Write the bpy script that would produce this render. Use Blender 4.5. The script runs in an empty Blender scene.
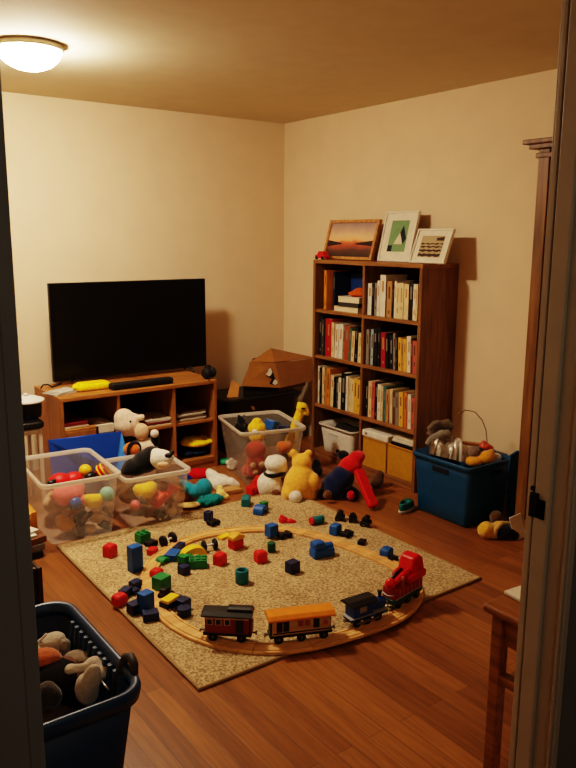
import bpy, bmesh, math, random
LAMPC, LAMPS, HALL, EXPO = (1, .80, .595), 235, 6.5, 0.2
from mathutils import Vector, Matrix, noise
random.seed(7)
C = bpy.context.scene.collection
PI = math.pi
# ------------------------------------------------------------------ camera
F = 745.12
CP = Vector((-3.5657, -4.9494, 1.56))
FW = Vector((0.57860927, 0.79248963, -0.19279911)).normalized()
RT = Vector((0.80822014, -0.58885856, 0.00507968)).normalized()
UP = RT.cross(FW)
YAW = math.atan2(FW.x, FW.y)
cd = bpy.data.cameras.new('camera'); cam = bpy.data.objects.new('camera', cd); C.objects.link(cam)
cd.sensor_fit = 'VERTICAL'; cd.sensor_height = 36; cd.lens = F / 768 * 36; cd.clip_start = .02
cam.matrix_world = Matrix(((RT.x, UP.x, -FW.x, CP.x), (RT.y, UP.y, -FW.y, CP.y), (RT.z, UP.z, -FW.z, CP.z), (0, 0, 0, 1)))
bpy.context.scene.camera = cam

def ray(px, py): return FW + RT * ((px - 288) / F) - UP * ((py - 384) / F)
def on(px, py, axis, val):
    d = ray(px, py); return CP + d * ((val - CP[axis]) / d[axis])
def fl(px, py, z=0.0): return on(px, py, 2, z)

# ------------------------------------------------------------------ materials
def s2l(c): return tuple((v / 12.92 if v <= .04045 else ((v + .055) / 1.055) ** 2.4) for v in [x / 255 for x in c])
MATS = {}
def mat(name, rgb, rough=.55, var=.12, scale=40, bump=0.0, bscale=None, spec=.4, sheen=0, metal=0, stretch=None, dark=None, coat=0):
    if name in MATS: return MATS[name]
    m = bpy.data.materials.new(name); m.use_nodes = True; nt = m.node_tree; n = nt.nodes; l = nt.links
    b = n['Principled BSDF']; col = s2l(rgb)
    tc = n.new('ShaderNodeTexCoord'); src = tc.outputs['Object']
    if stretch:
        mp = n.new('ShaderNodeMapping'); mp.inputs['Scale'].default_value = stretch; l.new(src, mp.inputs['Vector']); src = mp.outputs['Vector']
    nz = n.new('ShaderNodeTexNoise'); nz.inputs['Scale'].default_value = scale; nz.inputs['Detail'].default_value = 4; l.new(src, nz.inputs['Vector'])
    cr = n.new('ShaderNodeValToRGB'); cr.color_ramp.elements[0].position = .3; cr.color_ramp.elements[1].position = .7
    d = s2l(dark) if dark else tuple(v * (1 - var) for v in col)
    cr.color_ramp.elements[0].color = (*d, 1); cr.color_ramp.elements[1].color = (*[min(1, v * (1 + var)) for v in col], 1)
    l.new(nz.outputs['Fac'], cr.inputs['Fac']); l.new(cr.outputs['Color'], b.inputs['Base Color'])
    b.inputs['Roughness'].default_value = rough; b.inputs['Specular IOR Level'].default_value = spec; b.inputs['Metallic'].default_value = metal
    b.inputs['Coat Weight'].default_value = coat
    if sheen: b.inputs['Sheen Weight'].default_value = sheen
    if bump:
        bn = n.new('ShaderNodeTexNoise'); bn.inputs['Scale'].default_value = bscale or scale; bn.inputs['Detail'].default_value = 3; l.new(src, bn.inputs['Vector'])
        bp = n.new('ShaderNodeBump'); bp.inputs['Strength'].default_value = bump; bp.inputs['Distance'].default_value = .004
        l.new(bn.outputs['Fac'], bp.inputs['Height']); l.new(bp.outputs['Normal'], b.inputs['Normal'])
    MATS[name] = m; return m
def plas(name, rgb, rough=.38): return mat('plastic ' + name, rgb, rough, .06, 30)
def plush_m(name, rgb): return mat('plush ' + name, rgb, .95, .14, 60, .6, 160, .1, .4)
def cloth_m(name, rgb): return mat('cloth ' + name, rgb, .9, .15, 50, .4, 220, .15)
def paint(name, rgb): return mat('paint ' + name, rgb, .45, .08, 35, .08, 90)
def paper(name, rgb): return mat('paper ' + name, rgb, .75, .08, 25)
def wood_m(name, rgb, dark, axis=2, rough=.45):
    st = [14, 14, 14]; st[axis] = 1.2
    return mat('wood ' + name, rgb, rough, .12, 3.0, .1, 8, .35, stretch=tuple(st), dark=dark)
def emis(name, rgb, s):
    m = bpy.data.materials.new(name); m.use_nodes = True; b = m.node_tree.nodes['Principled BSDF']
    b.inputs['Base Color'].default_value = (.9, .85, .75, 1); b.inputs['Emission Color'].default_value = (*rgb, 1); b.inputs['Emission Strength'].default_value = s
    return m
def clear_m(name, rgb, opac, rough=.25):
    m = bpy.data.materials.new(name); m.use_nodes = True; nt = m.node_tree; n = nt.nodes; l = nt.links; n.clear()
    o = n.new('ShaderNodeOutputMaterial'); t = n.new('ShaderNodeBsdfTransparent'); t.inputs[0].default_value = (.96, .95, .93, 1)
    p = n.new('ShaderNodeBsdfPrincipled'); p.inputs['Base Color'].default_value = (*s2l(rgb), 1); p.inputs['Roughness'].default_value = rough
    tr = n.new('ShaderNodeBsdfTranslucent'); tr.inputs[0].default_value = (*s2l(rgb), 1)
    mx0 = n.new('ShaderNodeMixShader'); mx0.inputs[0].default_value = .45; l.new(p.outputs[0], mx0.inputs[1]); l.new(tr.outputs[0], mx0.inputs[2])
    nz = n.new('ShaderNodeTexNoise'); nz.inputs['Scale'].default_value = 9; tc = n.new('ShaderNodeTexCoord'); l.new(tc.outputs['Object'], nz.inputs['Vector'])
    mr = n.new('ShaderNodeMapRange'); mr.inputs['To Min'].default_value = opac - .06; mr.inputs['To Max'].default_value = opac + .06; l.new(nz.outputs['Fac'], mr.inputs['Value'])
    mx = n.new('ShaderNodeMixShader'); l.new(mr.outputs[0], mx.inputs[0]); l.new(t.outputs[0], mx.inputs[1]); l.new(mx0.outputs[0], mx.inputs[2]); l.new(mx.outputs[0], o.inputs[0])
    return m

# ------------------------------------------------------------------ mesh building
class MB:
    def __init__(s): s.v = []; s.f = []
    def add(s, vs, fs, mi=0, sm=False, M=None):
        o = len(s.v)
        for p in vs: s.v.append(tuple(M @ Vector(p)) if M is not None else tuple(p))
        for q in fs: s.f.append(([i + o for i in q], mi, sm))
        return s
    def box(s, c, d, mi=0, M=None, taper=1.0):
        x, y, z = c; a, b, e = d[0] / 2, d[1] / 2, d[2] / 2; t = taper
        vs = [(x - a, y - b, z - e), (x + a, y - b, z - e), (x + a, y + b, z - e), (x - a, y + b, z - e),
              (x - a * t, y - b * t, z + e), (x + a * t, y - b * t, z + e), (x + a * t, y + b * t, z + e), (x - a * t, y + b * t, z + e)]
        return s.add(vs, [(3, 2, 1, 0), (4, 5, 6, 7), (0, 1, 5, 4), (1, 2, 6, 5), (2, 3, 7, 6), (3, 0, 4, 7)], mi, False, M)
    def loft(s, loops, mi=0, sm=True, close0=True, close1=True, M=None, cyc=True):
        n = len(loops[0]); vs = [p for lp in loops for p in lp]; fs = []
        for k in range(len(loops) - 1):
            for i in range(n if cyc else n - 1):
                j = (i + 1) % n; fs.append((k * n + i, k * n + j, (k + 1) * n + j, (k + 1) * n + i))
        s.add(vs, fs, mi, sm, M)
        o = len(s.v) - len(vs)
        if close0: s.f.append(([o + i for i in range(n)][::-1], mi, False))
        if close1: s.f.append(([o + (len(loops) - 1) * n + i for i in range(n)], mi, False))
        return s
    def lathe(s, prof, seg=24, mi=0, M=None, sm=True, caps=True):
        loops = [[(r * math.cos(2 * PI * i / seg), r * math.sin(2 * PI * i / seg), z) for i in range(seg)] for r, z in prof]
        return s.loft(loops, mi, sm, caps, caps, M)
    def tube(s, pts, r, seg=8, mi=0, cyc=False, M=None):
        pts = [Vector(p) for p in pts]; loops = []; n = len(pts)
        ref = None
        for i, p in enumerate(pts):
            a = pts[(i - 1) % n] if (i > 0 or cyc) else p; b = pts[(i + 1) % n] if (i < n - 1 or cyc) else p
            t = (b - a).normalized()
            if ref is None: ref = Vector((0, 0, 1)) if abs(t.z) < .9 else Vector((1, 0, 0))
            u = ref - t * ref.dot(t); u = u.normalized() if u.length > 1e-6 else t.orthogonal().normalized(); w = t.cross(u); ref = u
            rr = r[i] if isinstance(r, (list, tuple)) else r
            loops.append([tuple(p + (u * math.cos(2 * PI * k / seg) + w * math.sin(2 * PI * k / seg)) * rr) for k in range(seg)])
        if cyc: loops.append(loops[0])
        return s.loft(loops, mi, True, not cyc, not cyc, M)
    def ell(s, c, r, mi=0, M=None, seg=16, rings=10):
        pr = [(max(.001, math.sin(PI * k / rings)), -math.cos(PI * k / rings)) for k in range(rings + 1)]
        T = Matrix.Translation(c) @ Matrix.Diagonal((r[0], r[1], r[2], 1))
        return s.lathe(pr, seg, mi, (M @ T) if M is not None else T)
    def prism(s, poly, h0, h1, mi=0, M=None):   # polygon in xy
        n = len(poly); vs = [(x, y, h0) for x, y in poly] + [(x, y, h1) for x, y in poly]
        fs = [tuple(range(n))[::-1], tuple(range(n, 2 * n))] + [(i, (i + 1) % n, n + (i + 1) % n, n + i) for i in range(n)]
        return s.add(vs, fs, mi, False, M)
    def build(s, name, mats, parent=None, bevel=0, seg=2, loc=None, rot=None):
        me = bpy.data.meshes.new(name); me.from_pydata(s.v, [], [f[0] for f in s.f])
        if not isinstance(mats, (list, tuple)): mats = [mats]
        for m in mats: me.materials.append(m)
        for p, f in zip(me.polygons, s.f): p.material_index = f[1]; p.use_smooth = f[2]
        bm = bmesh.new(); bm.from_mesh(me); bmesh.ops.recalc_face_normals(bm, faces=bm.faces); bm.to_mesh(me); bm.free()
        me.update(); o = bpy.data.objects.new(name, me); C.objects.link(o)
        if bevel:
            b = o.modifiers.new('bevel', 'BEVEL'); b.width = bevel; b.segments = seg; b.limit_method = 'ANGLE'; b.angle_limit = math.radians(40)
        if parent: o.parent = parent
        if loc is not None: o.location = loc
        if rot is not None: o.rotation_euler = rot
        return o
def tag(o, label, cat, group=None):
    o['label'] = label; o['category'] = cat
    if group: o['group'] = group
    return o
def thing(name, label, cat, loc=(0, 0, 0), rotz=0, group=None):
    o = bpy.data.objects.new(name, None); C.objects.link(o); o.location = loc; o.rotation_euler = (0, 0, rotz); o.empty_display_size = .05
    return tag(o, label, cat, group)
def struct(o): o['kind'] = 'structure'; return o
def rect(w, d, r, z, n=4, cx=0, cy=0):
    pts = []
    for sx, sy, a0 in ((1, 1, 0), (-1, 1, 90), (-1, -1, 180), (1, -1, 270)):
        for k in range(n + 1):
            a = math.radians(a0 + 90 * k / n); pts.append((cx + sx * (w / 2 - r) + r * math.cos(a), cy + sy * (d / 2 - r) + r * math.sin(a), z))
    return pts
def blobmesh(name, blobs, material, parent=None, vox=.007, smooth=5, wrinkle=0.0, loc=None, rotz=None):
    """blobs: (centre, radii[, rotation]) or ('t', pts, radii): one continuous soft surface"""
    mb = MB()
    for b in blobs:
        if b[0] == 't': mb.tube(b[1], b[2], 10)
        else:
            M = Matrix.Translation(b[0]) @ (b[2].to_4x4() if len(b) > 2 else Matrix.Identity(4))
            mb.ell((0, 0, 0), b[1], 0, M)
    o = mb.build(name, material)
    r = o.modifiers.new('r', 'REMESH'); r.mode = 'VOXEL'; r.voxel_size = vox; r.use_smooth_shade = True
    sm = o.modifiers.new('s', 'SMOOTH'); sm.iterations = smooth; sm.factor = .5
    dg = bpy.context.evaluated_depsgraph_get(); me = bpy.data.meshes.new_from_object(o.evaluated_get(dg))
    old = o.data; o.modifiers.clear(); o.data = me; bpy.data.meshes.remove(old); me.name = name
    if wrinkle:
        for v in me.vertices:
            v.co += v.normal * (noise.noise(v.co * 38) * wrinkle)
    for p in me.polygons: p.use_smooth = True
    if parent: o.parent = parent
    if loc is not None: o.location = loc
    if rotz is not None: o.rotation_euler = (0, 0, rotz)
    return o
def E3(x=0, y=0, z=0): return Matrix.Rotation(z, 3, 'Z') @ Matrix.Rotation(y, 3, 'Y') @ Matrix.Rotation(x, 3, 'X')

# a local frame turned towards the viewer's heading, its origin standing on a surface of the room
class View:
    def __init__(s, px, py, z=0.0):
        s.o = fl(px, py, z); s.depth = (s.o - CP).dot(FW); s.s = F / s.depth
        s.f = Vector((math.sin(YAW), math.cos(YAW), 0)); s.r = Vector((math.cos(YAW), -math.sin(YAW), 0)); s.rot = -YAW
    def P(s, px, py, dy=0.0):
        d = ray(px, py); t = ((s.o + s.f * dy - CP).dot(s.f)) / d.dot(s.f); w = CP + d * t - s.o
        return Vector((w.dot(s.r), w.dot(s.f), w.z))
    def R(s, *a): return tuple(v / s.s for v in a)

# ------------------------------------------------------------------ palette
oak_v = wood_m('bookcase upright grain', (138, 96, 56), (106, 70, 39), 2)
oak_h = wood_m('bookcase shelf grain', (156, 108, 62), (120, 80, 43), 1)
con_h = wood_m('console long grain', (170, 114, 60), (134, 86, 42), 0)
con_v = wood_m('console upright grain', (164, 108, 56), (130, 82, 40), 2)
darkwood = wood_m('dark brown', (52, 30, 18), (34, 19, 11), 2)
cabwood = wood_m('cabinet stile', (132, 92, 50), (98, 66, 34), 2)
tablewood = wood_m('table', (150, 98, 48), (112, 68, 30), 1)
trackwood = wood_m('toy track', (222, 174, 112), (196, 142, 84), 0, .5)
black = plas('black', (16, 15, 16), .4); screen_m = mat('screen glass', (5, 5, 6), .28, .02, 5, spec=.35)
rubber = mat('black rubber', (20, 19, 19), .7, .1, 40)
steel = mat('brushed steel', (170, 165, 155), .35, .08, 60, metal=.9)
white_p = plas('white', (226, 222, 212)); pages = paper('pages', (222, 206, 174))
COL = dict(red=(205, 30, 28), blue=(24, 86, 158), navy=(20, 34, 74), black=(17, 17, 20), green=(26, 122, 62), teal=(22, 108, 118), yellow=(238, 196, 40), orange=(214, 112, 34), white=(226, 220, 206), pink=(226, 110, 110), grey=(120, 116, 112), brown=(112, 72, 44), tan=(190, 150, 100), darkgreen=(20, 74, 52))
def cp(c): return plas(c, COL[c])
def pw(c): return paint(c, COL[c])

# ------------------------------------------------------------------ the room
H = 2.432; XL = -4.9; YI = -3.95; YO = -4.07; YH = -5.75
def floor_material():
    m = bpy.data.materials.new('oak strip floor'); m.use_nodes = True; nt = m.node_tree; n = nt.nodes; l = nt.links; b = n['Principled BSDF']
    tc = n.new('ShaderNodeTexCoord'); mp = n.new('ShaderNodeMapping'); mp.inputs['Rotation'].default_value = (0, 0, PI / 2); l.new(tc.outputs['Object'], mp.inputs['Vector'])
    br = n.new('ShaderNodeTexBrick'); br.offset = .37; br.inputs['Scale'].default_value = 1; br.inputs['Brick Width'].default_value = 1.7; br.inputs['Row Height'].default_value = .068
    br.inputs['Mortar Size'].default_value = .0011; br.inputs['Mortar Smooth'].default_value = .3; br.inputs['Bias'].default_value = 0
    br.inputs['Color1'].default_value = (*s2l((162, 104, 52)), 1); br.inputs['Color2'].default_value = (*s2l((128, 78, 38)), 1); br.inputs['Mortar'].default_value = (*s2l((92, 50, 22)), 1)
    l.new(mp.outputs['Vector'], br.inputs['Vector'])
    m2 = n.new('ShaderNodeMapping'); m2.inputs['Scale'].default_value = (26, 1.6, 1); l.new(tc.outputs['Object'], m2.inputs['Vector'])
    nz = n.new('ShaderNodeTexNoise'); nz.inputs['Scale'].default_value = 2.2; nz.inputs['Detail'].default_value = 6; nz.inputs['Roughness'].default_value = .65; l.new(m2.outputs['Vector'], nz.inputs['Vector'])
    mr = n.new('ShaderNodeMapRange'); mr.inputs['From Min'].default_value = .3; mr.inputs['From Max'].default_value = .7; mr.inputs['To Min'].default_value = .62; mr.inputs['To Max'].default_value = 1.15; l.new(nz.outputs['Fac'], mr.inputs['Value'])
    mx = n.new('ShaderNodeMix'); mx.data_type = 'RGBA'; mx.blend_type = 'MULTIPLY'; mx.inputs[0].default_value = 1
    l.new(br.outputs['Color'], mx.inputs[6]); l.new(mr.outputs[0], mx.inputs[7]); l.new(mx.outputs[2], b.inputs['Base Color'])
    b.inputs['Roughness'].default_value = .36; b.inputs['Specular IOR Level'].default_value = .4
    bp = n.new('ShaderNodeBump'); bp.inputs['Strength'].default_value = .25; bp.inputs['Distance'].default_value = .002; bp.invert = True
    l.new(br.outputs['Fac'], bp.inputs['Height']); l.new(bp.outputs['Normal'], b.inputs['Normal'])
    return m
wall_m = mat('cream wall paint', (228, 205, 172), .85, .025, 6, .12, 260, .2)
ceil_m = mat('ceiling paint', (214, 200, 170), .9, .03, 7, .15, 200, .15)
hall_m = mat('grey hallway paint', (120, 116, 108), .8, .04, 10, .1, 220, .2)
trim_m = mat('cream trim paint', (176, 164, 142), .5, .04, 12, .05, 60, .4)
struct(MB().box(((XL - .1) / 2 + .05, (YH + .1) / 2, -.05), (-XL + .3, -YH + .1, .1)).build('floor', floor_material()))
struct(MB().box((XL / 2, (YH + .1) / 2, H + .05), (-XL + .3, -YH + .1, .1)).build('ceiling', ceil_m))
struct(MB().box((XL / 2, .06, H / 2), (-XL + .24, .12, H)).build('wall_back', wall_m))
struct(MB().box((.06, YO / 2, H / 2), (.12, -YO, H)).build('wall_right', wall_m))
struct(MB().box((XL - .06, YO / 2, H / 2), (.12, -YO, H)).build('wall_left', wall_m))
DL, DR, DH = -3.312, -2.15, 2.12          # the doorway the picture is taken through
w = MB(); yc = (YI + YO) / 2; t = YI - YO
for x0, x1, z0, z1 in ((XL, DL - .02, 0, H), (DR + .02, 0, 0, H), (DL - .02, DR + .02, DH + .02, H)):
    w.box(((x0 + x1) / 2, yc + t / 4, (z0 + z1) / 2), (x1 - x0, t / 2, z1 - z0), 0)
    w.box(((x0 + x1) / 2, yc - t / 4, (z0 + z1) / 2), (x1 - x0, t / 2, z1 - z0), 1)
struct(w.build('wall_front', [wall_m, hall_m]))
w = MB(); w.box((DR + .01, yc, DH / 2), (.02, t, DH)); w.box((DR - .006, yc + .012, DH / 2), (.012, .038, DH)); w.box((DR - .003, yc + .045, DH / 2), (.006, .012, DH)); w.box((DR - .003, yc - .05, DH / 2), (.006, .008, DH))
tr = struct(w.build('trim_1', trim_m, bevel=.002))
sp = MB()
L = on(538, 508, 0, DR - .008)
sp.box((DR - .008, L.y, L.z), (.008, .046, .05)); sp.box((DR - .014, L.y + .006, L.z + .012), (.014, .02, .048)); sp.lathe([(.006, 0), (.006, .006)], 10, 0, Matrix.Translation((DR - .004, L.y + .018, L.z + .042)) @ Matrix.Rotation(-PI / 2, 4, 'Y'))
k = sp.build('strike_plate', mat('dark bronze', (26, 23, 20), .5, .1, 40, metal=.6), tr, bevel=.002); k['label'] = 'dark metal strike plate'
struct(MB().box((DL - .01, yc, DH / 2), (.02, t, DH)).build('trim_2', hall_m, bevel=.002))
struct(MB().box(((DL + DR) / 2, yc, DH + .01), (DR - DL + .04, t, .02)).build('trim_3', trim_m, bevel=.002))
struct(MB().box(((XL - .02) / 2, YH - .06, H / 2), (-XL + .24, .12, H)).build('wall_hall', hall_m))
for nm, x in (('wall_hall_left', XL - .06), ('wall_hall_right', .06)):
    struct(MB().box((x, (YO + YH) / 2, H / 2), (.12, YO - YH, H)).build(nm, hall_m))
base_m = mat('baseboard paint', (200, 186, 156), .5, .04, 12)
struct(MB().box((XL / 2, -.007, .045), (-XL, .014, .09)).build('baseboard_back', base_m, bevel=.003))
struct(MB().box((-.007, YI / 2, .045), (.014, -YI - .03, .09)).build('baseboard_right', base_m, bevel=.003))
struct(MB().box((XL + .007, YI / 2, .045), (.014, -YI - .03, .09)).build('baseboard_left', base_m, bevel=.003))

# ------------------------------------------------------------------ ceiling light
lx, ly = -2.365, -1.255
t = thing('ceiling_light', 'round flush ceiling light with a glowing white glass bowl and metal rim', 'ceiling light', (lx, ly, H))
MB().lathe([(.12, 0), (.150, -.002), (.154, -.01), (.156, -.024), (.150, -.027), (.13, -.025)], 48).build('rim', mat('pale enamel', (214, 202, 176), .45, .05, 30), t)
dome = MB().lathe([(.143, -.020)] + [(.143 * math.cos(a), -.022 - .092 * math.sin(a)) for a in [PI / 2 * k / 10 for k in range(1, 10)]] + [(.002, -.114)], 40).build('glass_bowl', emis('lit opal glass', LAMPC, LAMPS), t)
MB().tube([((.152) * math.cos(-.6), (.152) * math.sin(-.6), -.03), ((.152) * math.cos(-.6), (.152) * math.sin(-.6), -.05)], .004, 8).build('clip', steel, t)

# ------------------------------------------------------------------ TV console and what stands on it
cx0, cx1, cyf, cyb, ch = -2.108, -1.025, -.65, -.17, .611
cw = cx1 - cx0; cdp = cyb - cyf
t = thing('tv_console', 'low brown wooden media console of open cubbies under the television', 'console', ((cx0 + cx1) / 2, (cyf + cyb) / 2, 0))
hw = cw / 2; hd = cdp / 2
MB().box((0, 0, ch - .0125), (cw, cdp, .025)).build('top', con_h, t, .003)
for s in (-1, 1): MB().box((s * (hw - .011), 0, (ch - .025) / 2), (.022, cdp - .004, ch - .025)).build('side_panel', con_v, t, .002)
dvx = [-1.732 - (cx0 + cx1) / 2, -1.344 - (cx0 + cx1) / 2]
for x in dvx: MB().box((x, .004, (ch - .025 + .075) / 2), (.02, cdp - .014, ch - .1)).build('divider', con_v, t, .002)
MB().box((0, .002, .0575), (cw - .046, cdp - .01, .035)).build('bottom_shelf', con_h, t, .002)
MB().box((0, -hd + .02, .02), (cw - .046, .015, .04)).build('toe_board', con_h, t)
MB().box((0, hd - .004, ch / 2), (cw - .046, .008, ch - .03)).build('back_panel', darkwood, t)
bays = [(-hw + .022, dvx[0] - .01), (dvx[0] + .01, dvx[1] - .01), (dvx[1] + .01, hw - .022)]
for a, b in bays[1:]: MB().box(((a + b) / 2, .006, .33), (b - a, cdp - .02, .018)).build('shelf', con_h, t, .002)
a, b = bays[0]
MB().box((a + .105, .006, .40), (.21, cdp - .02, .014)).build('shelf', con_h, t, .002)
MB().box((a + .1, -hd + .02, .235), (.2, .016, .315)).build('cubby_panel', con_v, t, .002)
MB().box((a + .21, .006, .24), (.014, cdp - .02, .325)).build('divider', darkwood, t)
con = Vector(((cx0 + cx1) / 2, 0, 0))

# television
TVY = -.262
t = thing('television', 'large black flat screen television standing on the wooden console', 'television', ((on(50.5, 330, 1, TVY).x + on(206, 330, 1, TVY).x) / 2, TVY, ch))
tl = on(204.5, 330, 1, TVY).x - on(49, 330, 1, TVY).x; tb, tt_ = on(130, 374, 1, TVY).z - ch, on(125, 281, 1, TVY).z - ch
MB().box((0, .012, (tb + tt_) / 2), (tl, .03, tt_ - tb)).build('casing', black, t, .004)
MB().box((0, .032, .25), (.6, .03, .26)).build('rear_housing', black, t, .01)
MB().box((0, -.0045, (tb + tt_) / 2 + .004), (tl - .012, .003, tt_ - tb - .022)).build('screen', screen_m, t)
for s in (-1, 1):
    f = MB()
    for e in (-1, 1): f.tube([(s * .42, .005, tb + .02), (s * .42, e * .03, .03), (s * .42, e * .07, .006)], .006, 8)
    f.build('foot', black, t)
SBY = -.575; sb = [on(110, 384, 1, SBY), on(171.5, 380, 1, SBY)]
t = thing('soundbar', 'slim black soundbar lying in front of the television', 'speaker', ((sb[0].x + sb[1].x) / 2, SBY, ch))
MB().box((0, 0, .021), (sb[1].x - sb[0].x, .07, .04)).build('body', rubber, t, .012, 3)
g = MB()
for k in range(24): g.box((-.19 + k * .0165, -.0355, .021), (.006, .002, .028))
g.build('grille', black, t)
MB().box(((sb[1].x - sb[0].x) / 2 - .03, -.02, .0415), (.03, .012, .002)).build('button_strip', black, t)
# yellow pouch, newspaper, cable, headset
p = fl(94, 390, ch)
t = thing('zip_pouch', 'bright yellow soft pouch on the left of the console top', 'pouch', (p.x, p.y + .03, ch), .0)
y_m = cloth_m('bright yellow', (240, 206, 20))
b = MB(); b.loft([rect(.215, .10, .02, .003), rect(.235, .115, .03, .012), rect(.225, .11, .03, .034), rect(.19, .085, .03, .046)], 0); b.build('body', y_m, t)
MB().tube([(-.1, -.03, .043), (0, -.034, .047), (.095, -.03, .044)], .003, 6).build('zip', mat('zip', (200, 160, 20), .5), t)
MB().box((-.122, -.02, .028), (.02, .03, .012)).build('tab', y_m, t, .003)
p = fl(63, 393, ch)
t = thing('newspaper', 'folded grey newspaper at the left end of the console top', 'newspaper', (p.x, p.y + .02, ch), .35)
for k in range(3): MB().box((.004 * k, -.003 * k, .003 + .005 * k), (.19 - .02 * k, .14 - .01 * k, .004), M=Matrix.Rotation(.05 * k, 4, 'Z')).build('sheet', mat('newsprint', (176, 170, 158), .8, .25, 90), t)
tag(MB().tube([fl(41, 388, ch + .004), fl(43, 385, ch + .03), fl(48, 384.5, ch + .02), fl(52, 387, ch + .004), fl(58, 385, ch + .004), fl(61, 383, ch + .004)], .005, 8).build('cable', rubber), 'short black cable curled on the left corner of the console', 'cable')
p = fl(210, 379, ch)
t = thing('headset', 'black over-ear headset lying on the right end of the console', 'headset', (p.x + .01, p.y + .03, ch), .5)
for s in (-1, 1):
    e = MB().lathe([(.02, -.02), (.036, -.016), (.038, 0), (.03, .016), (.012, .02)], 20, 0, Matrix.Translation((s * .035, 0, .038)) @ Matrix.Rotation(s * PI / 2, 4, 'Y')).build('ear_cup', rubber, t)
MB().tube([(.05 * math.cos(a), .01, .05 + .035 * math.sin(a)) for a in [PI * k / 12 for k in range(13)]], .007, 8).build('headband', black, t)
MB().tube([(-.06, -.02, .03), (-.08, -.05, .014), (-.1, -.06, .008)], .004, 6).build('microphone', black, t)
# cubby contents
def slab(name, label, cat, px0, px1, z0, h, d, m, n=1, y=cyf + .03, group=None, spread=.008):
    xa = on(px0, 420, 1, y).x; xb = on(px1, 420, 1, y).x
    t = thing(name, label, cat, ((xa + xb) / 2, y + d / 2, z0), 0, group)
    for k in range(n):
        r = random.Random(k + int(px0))
        MB().box((r.uniform(-1, 1) * spread, r.uniform(0, 1) * spread, h * (k + .5) / n), ((xb - xa) * r.uniform(.9, 1), d * .92, h / n * .94), M=Matrix.Rotation(r.uniform(-.04, .04), 4, 'Z')).build('sheet' if h / n < .012 else 'volume', m[k % len(m)], t, .0015)
    return t
slab('paper_stack', 'cream papers lying on the small cubby shelf inside the console', 'papers', 64, 90, .407, .016, .22, [paper('cream', (224, 210, 184))], 3)
slab('red_folder', 'dark red folder on top of the cream papers inside the console', 'folder', 65, 89, .424, .02, .2, [paper('maroon', (120, 26, 28))], 1)
slab('white_books', 'stack of white boxes and books in the left cubby beside the inner panel', 'books', 94, 116, .0755, .33, .24, [paper('white', (220, 214, 200)), paper('light grey', (196, 190, 178)), paper('cream', (224, 210, 184))], 6)
slab('magazine_pile', 'flat pile of magazines on the middle shelf of the console', 'magazines', 147, 172, .339, .045, .24, [paper('warm white', (206, 190, 164)), paper('dull brown', (98, 70, 48)), paper('maroon', (120, 26, 28)), paper('light grey', (196, 190, 178))], 5)
slab('magazine_pile', 'pile of white magazines on the right shelf of the console', 'magazines', 180, 208, .339, .06, .26, [paper('white', (220, 214, 200)), paper('light grey', (196, 190, 178)), paper('dull brown', (98, 70, 48))], 6, spread=.018)
xc_ = on(196, 440, 1, cyf + .1).x
tag(blobmesh('folded_cloth', [((0, 0, .028), (.13, .12, .028)), ((.05, .0, .045), (.07, .1, .022)), ((-.09, -.02, .03), (.05, .1, .022))], cloth_m('dark blue', (34, 46, 74)), vox=.008, wrinkle=.006, loc=(xc_ + .015, cyf + .16, .072)), 'dark blue folded cloth at the bottom of the right console cubby', 'cloth')
tag(blobmesh('folded_cloth', [((0, 0, .03), (.125, .1, .026)), ((-.03, 0, .045), (.08, .08, .025)), ((.08, .0, .035), (.05, .09, .025))], cloth_m('mustard yellow', (255, 214, 40)), vox=.008, wrinkle=.006, loc=(xc_ + .015, cyf + .125, .134)), 'yellow cloth bundle lying on the dark blue cloth in the console', 'cloth')

# ------------------------------------------------------------------ stool with pot, left of the console
p = Vector((-2.385, -.62, 0))
t = thing('side_stool', 'small stool with black padded top and pale legs left of the console', 'stool', p)
MB().loft([rect(.29, .26, .03, .475), rect(.30, .27, .03, .482), rect(.30, .27, .03, .505), rect(.28, .25, .03, .515)], 0).build('padded_top', mat('black vinyl', (18, 17, 17), .35, .1, 20), t)
lm = mat('pale metal', (206, 196, 178), .45, .06, 30)
for sx in (-1, 1):
    for sy in (-1, 1): MB().box((sx * .125, sy * .11, .2375), (.02, .02, .475)).build('leg', lm, t, .003)
for sy in (-1, 1): MB().box((0, sy * .11, .455), (.23, .018, .03)).build('apron', lm, t, .003)
t = thing('lidded_pot', 'black pot with a broad white lid on the padded stool', 'pot', (p.x + .095, p.y + .02, .515))
MB().lathe([(.07, 0), (.082, .006), (.085, .06), (.086, .095), (.07, .095)], 32).build('pot_body', black, t)
MB().lathe([(.10, .095), (.104, .099), (.10, .108), (.06, .122), (.02, .128), (.002, .129)], 32).build('lid', white_p, t)
MB().lathe([(.012, .127), (.016, .14), (.004, .145)], 16).build('lid_knob', white_p, t)

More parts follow.
